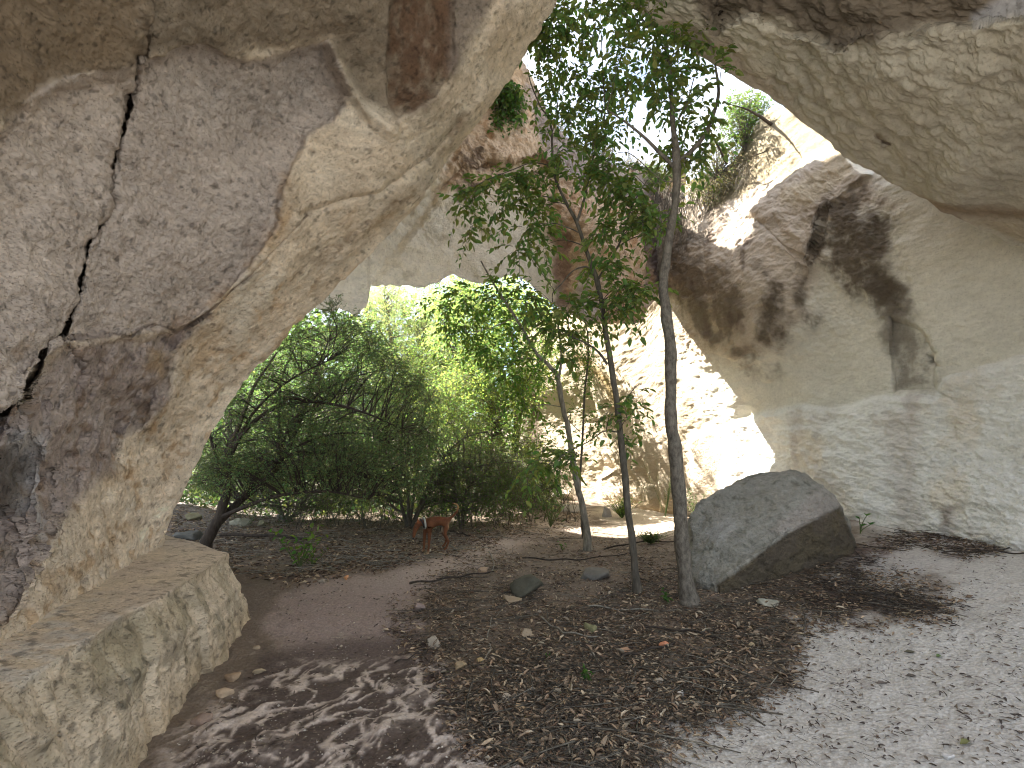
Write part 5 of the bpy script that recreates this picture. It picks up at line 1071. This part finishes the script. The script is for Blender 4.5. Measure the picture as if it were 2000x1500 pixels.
# ================================================================== THE DOG
def dog():
    g = gpt(842, 1084); s = 1/ (1000/(g.y*1.033)); Yd = g.y
    def W(px, py, dy=0.0): return ((px-842)*s, dy, (1081-py)*s)
    bm = bmesh.new(); lay = bm.verts.layers.skin.verify()
    def chain(start, pts):
        prev = start
        for (p, r) in pts:
            v = bm.verts.new(p); rr = r if isinstance(r, tuple) else (r, r); v[lay].radius = rr
            if prev is not None: bm.edges.new((prev, v))
            prev = v
            made.append(v)
        return prev
    made = []
    hip = bm.verts.new(W(868, 1024)); hip[lay].radius = (.070, .090); hip[lay].use_root = True
    v = chain(hip, [(W(858, 1022), (.068, .080)), (W(848, 1022.5), (.078, .100)), (W(838, 1024.5), (.082, .112)), (W(832, 1026), (.060, .080))])
    sh = made[-2]; chest = made[-1]
    chain(chest, [(W(827, 1025, -.01), .052), (W(822, 1025.5, -.02), .046), (W(817.5, 1028, -.03), (.048, .048)), (W(815, 1034, -.04), (.043, .043)), (W(813, 1040, -.05), .030), (W(811.5, 1047, -.055), .024), (W(811, 1050, -.058), .016)])
    # front legs
    for dy, kx, fx, fy in ((-.065, 838.5, 836, 1080.5), (.065, 830, 827.5, 1077)):
        chain(sh, [(W(838 if dy < 0 else 833, 1034, dy), .042), (W(kx, 1044, dy), .029), (W(kx-.3, 1056, dy), .021), (W(kx-1, 1068, dy), .016), (W(fx+.8, fy-3.5, dy), .018), (W(fx-2.2, fy-1.5, dy), .019)])
    # hind legs: thigh, stifle forward, hock back, shank down, paw
    for dy, dx, dyp in ((-.06, 0, 0), (.06, -3, -3)):
        chain(hip, [(W(869+dx, 1032, dy), (.046, .056)), (W(864.5+dx, 1043+dyp*.3, dy), (.030, .036)), (W(870.5+dx, 1055+dyp*.6, dy), .019), (W(872+dx, 1058+dyp*.7, dy), .018), (W(868+dx, 1068+dyp, dy), .015), (W(864+dx, 1072+dyp, dy), .019)])
    # tail curling up and forward
    chain(hip, [(W(874, 1019), .026), (W(880, 1014), .018), (W(886, 1007), .016), (W(888.5, 1000), .015), (W(886, 994.5), .013), (W(880, 993), .010), (W(877, 994), .006)])
    me = bpy.data.meshes.new("body"); bm.to_mesh(me); bm.free(); me.materials.append(fur)
    tmp = bpy.data.objects.new("tmp", me); COL.objects.link(tmp)
    m = tmp.modifiers.new("s", 'SKIN'); m.use_smooth_shade = True; m.branch_smoothing = .6
    m2 = tmp.modifiers.new("u", 'SUBSURF'); m2.levels = 2; m2.render_levels = 2
    dg = bpy.context.evaluated_depsgraph_get(); ev = tmp.evaluated_get(dg); out_me = bpy.data.meshes.new_from_object(ev); bpy.data.objects.remove(tmp)
    V = np.array([v.co[:] for v in out_me.vertices])
    C = np.zeros(V.shape); C[:] = (.14, .055, .024)
    pxl = V[:, 0]/s+842; pyl = 1081-V[:, 2]/s; k = fbm(V, 12, 3, 5)
    paint(C, sstep(1008, 1000, pyl)*sstep(878, 884, pxl), (.42, .26, .11), .8)
    paint(C, sstep(1070, 1078, pyl), (.48, .36, .22), .9)
    paint(C, sstep(1032, 1035, pyl)*sstep(848, 852, pxl)*sstep(864, 860, pxl)*sstep(1046, 1040, pyl), (.55, .45, .33), .9)
    paint(C, sstep(869, 874, pxl)*sstep(1022, 1028, pyl)*sstep(1052, 1044, pyl), (.50, .34, .18), .6)
    paint(C, sstep(1023, 1018, pyl)*sstep(845, 850, pxl)*sstep(870, 864, pxl), (.15, .045, .02), .5)
    paint(C, sstep(1049, 1050.5, pyl)*sstep(814, 811, pxl), (.02, .015, .012), .9)
    C *= (1+.25*k)[:, None]
    a = out_me.color_attributes.new("Col", 'FLOAT_COLOR', 'POINT'); c4 = np.ones((len(V), 4), np.float32); c4[:, :3] = C; a.data.foreach_set("color", c4.ravel())
    e = empty("dog", (g.x, g.y, g.z), "small red-brown dog with a pale collar sniffing the ground, tail curled up", "dog")
    e.rotation_euler = (0, 0, R(8)); e.scale = (1.04, 1.04, 1.04)
    body = bpy.data.objects.new("body", out_me); COL.objects.link(body); body.parent = e
    # ears
    for dy in (-.075, .0):
        p = np.array(W(819.5, 1024.5, dy-.01)); tip = np.array(W(817, 1016, dy-.03*np.sign(dy+.04)))
        bmx = bmesh.new(); q = [p+[-.028, -.004, -.004], p+[.028, 0, 0], p+[0, -.014, -.015]]
        vs = [bmx.verts.new(x) for x in q]+[bmx.verts.new(tip)]
        for f in ((0, 1, 3), (1, 2, 3), (2, 0, 3), (2, 1, 0)): bmx.faces.new([vs[i] for i in f])
        bmesh.ops.subdivide_edges(bmx, edges=bmx.edges[:], cuts=2, use_grid_fill=True); bmesh.ops.smooth_vert(bmx, verts=bmx.verts[:], factor=.4, use_axis_x=True, use_axis_y=True, use_axis_z=True)
        m_ = bpy.data.meshes.new("ear"); bmx.to_mesh(m_); bmx.free(); m_.materials.append(fur); ca = m_.color_attributes.new("Col", 'FLOAT_COLOR', 'POINT'); ca.data.foreach_set("color", np.tile(np.array([.22, .07, .025, 1], np.float32), len(m_.vertices)))
        o = bpy.data.objects.new("ear", m_); COL.objects.link(o); o.parent = e
    # eye, nose
    for nm, p, rr in (("eye", W(814.5, 1031.5, -.083), .008), ("nose", W(810.8, 1051, -.062), .013)):
        bmx = bmesh.new(); bmesh.ops.create_icosphere(bmx, subdivisions=2, radius=rr, matrix=__import__('mathutils').Matrix.Translation(p)); m_ = bpy.data.meshes.new(nm); bmx.to_mesh(m_); bmx.free(); m_.materials.append(blackm); o = bpy.data.objects.new(nm, m_); COL.objects.link(o); o.parent = e
    # broad pale collar with dark strap
    def ring(nm, c0, c1, ra, rb, mat, w_):
        t = np.linspace(0, 2*math.pi, 40, endpoint=False); c0 = np.array(c0); ax = unit(np.array(c1)-c0); u = unit(np.cross(ax, [0, 1., 0])); v = np.cross(ax, u)
        prof = [(-w_, 0), (-w_*.8, .008), (0, .011), (w_*.8, .008), (w_, 0)]
        V = np.concatenate([c0+ax*a_+(u*(ra+h)*np.cos(t)[:, None]+v*(rb+h)*np.sin(t)[:, None]) for a_, h in prof]); n = 40
        F = np.array([[i*n+j, i*n+(j+1) % n, (i+1)*n+(j+1) % n, (i+1)*n+j] for i in range(4) for j in range(n)])
        mesh_np(nm, V, F, mat, parent=e)
    ring("collar", W(829, 1026, -.005), W(822, 1027, -.02), .076, .070, palem, .014)
    ring("strap", W(826.2, 1027, -.01), W(820, 1030, -.02), .070, .064, blackm, .010)
fur = flat_mat("dog_fur", .25, .75, 60)
blackm, _, _, bb = new_mat("black_webbing"); bb.inputs['Base Color'].default_value = (.012, .012, .014, 1); bb.inputs['Roughness'].default_value = .6
palem, _, _, bb = new_mat("pale_collar"); bb.inputs['Base Color'].default_value = (.42, .42, .36, 1); bb.inputs['Roughness'].default_value = .8
dog()
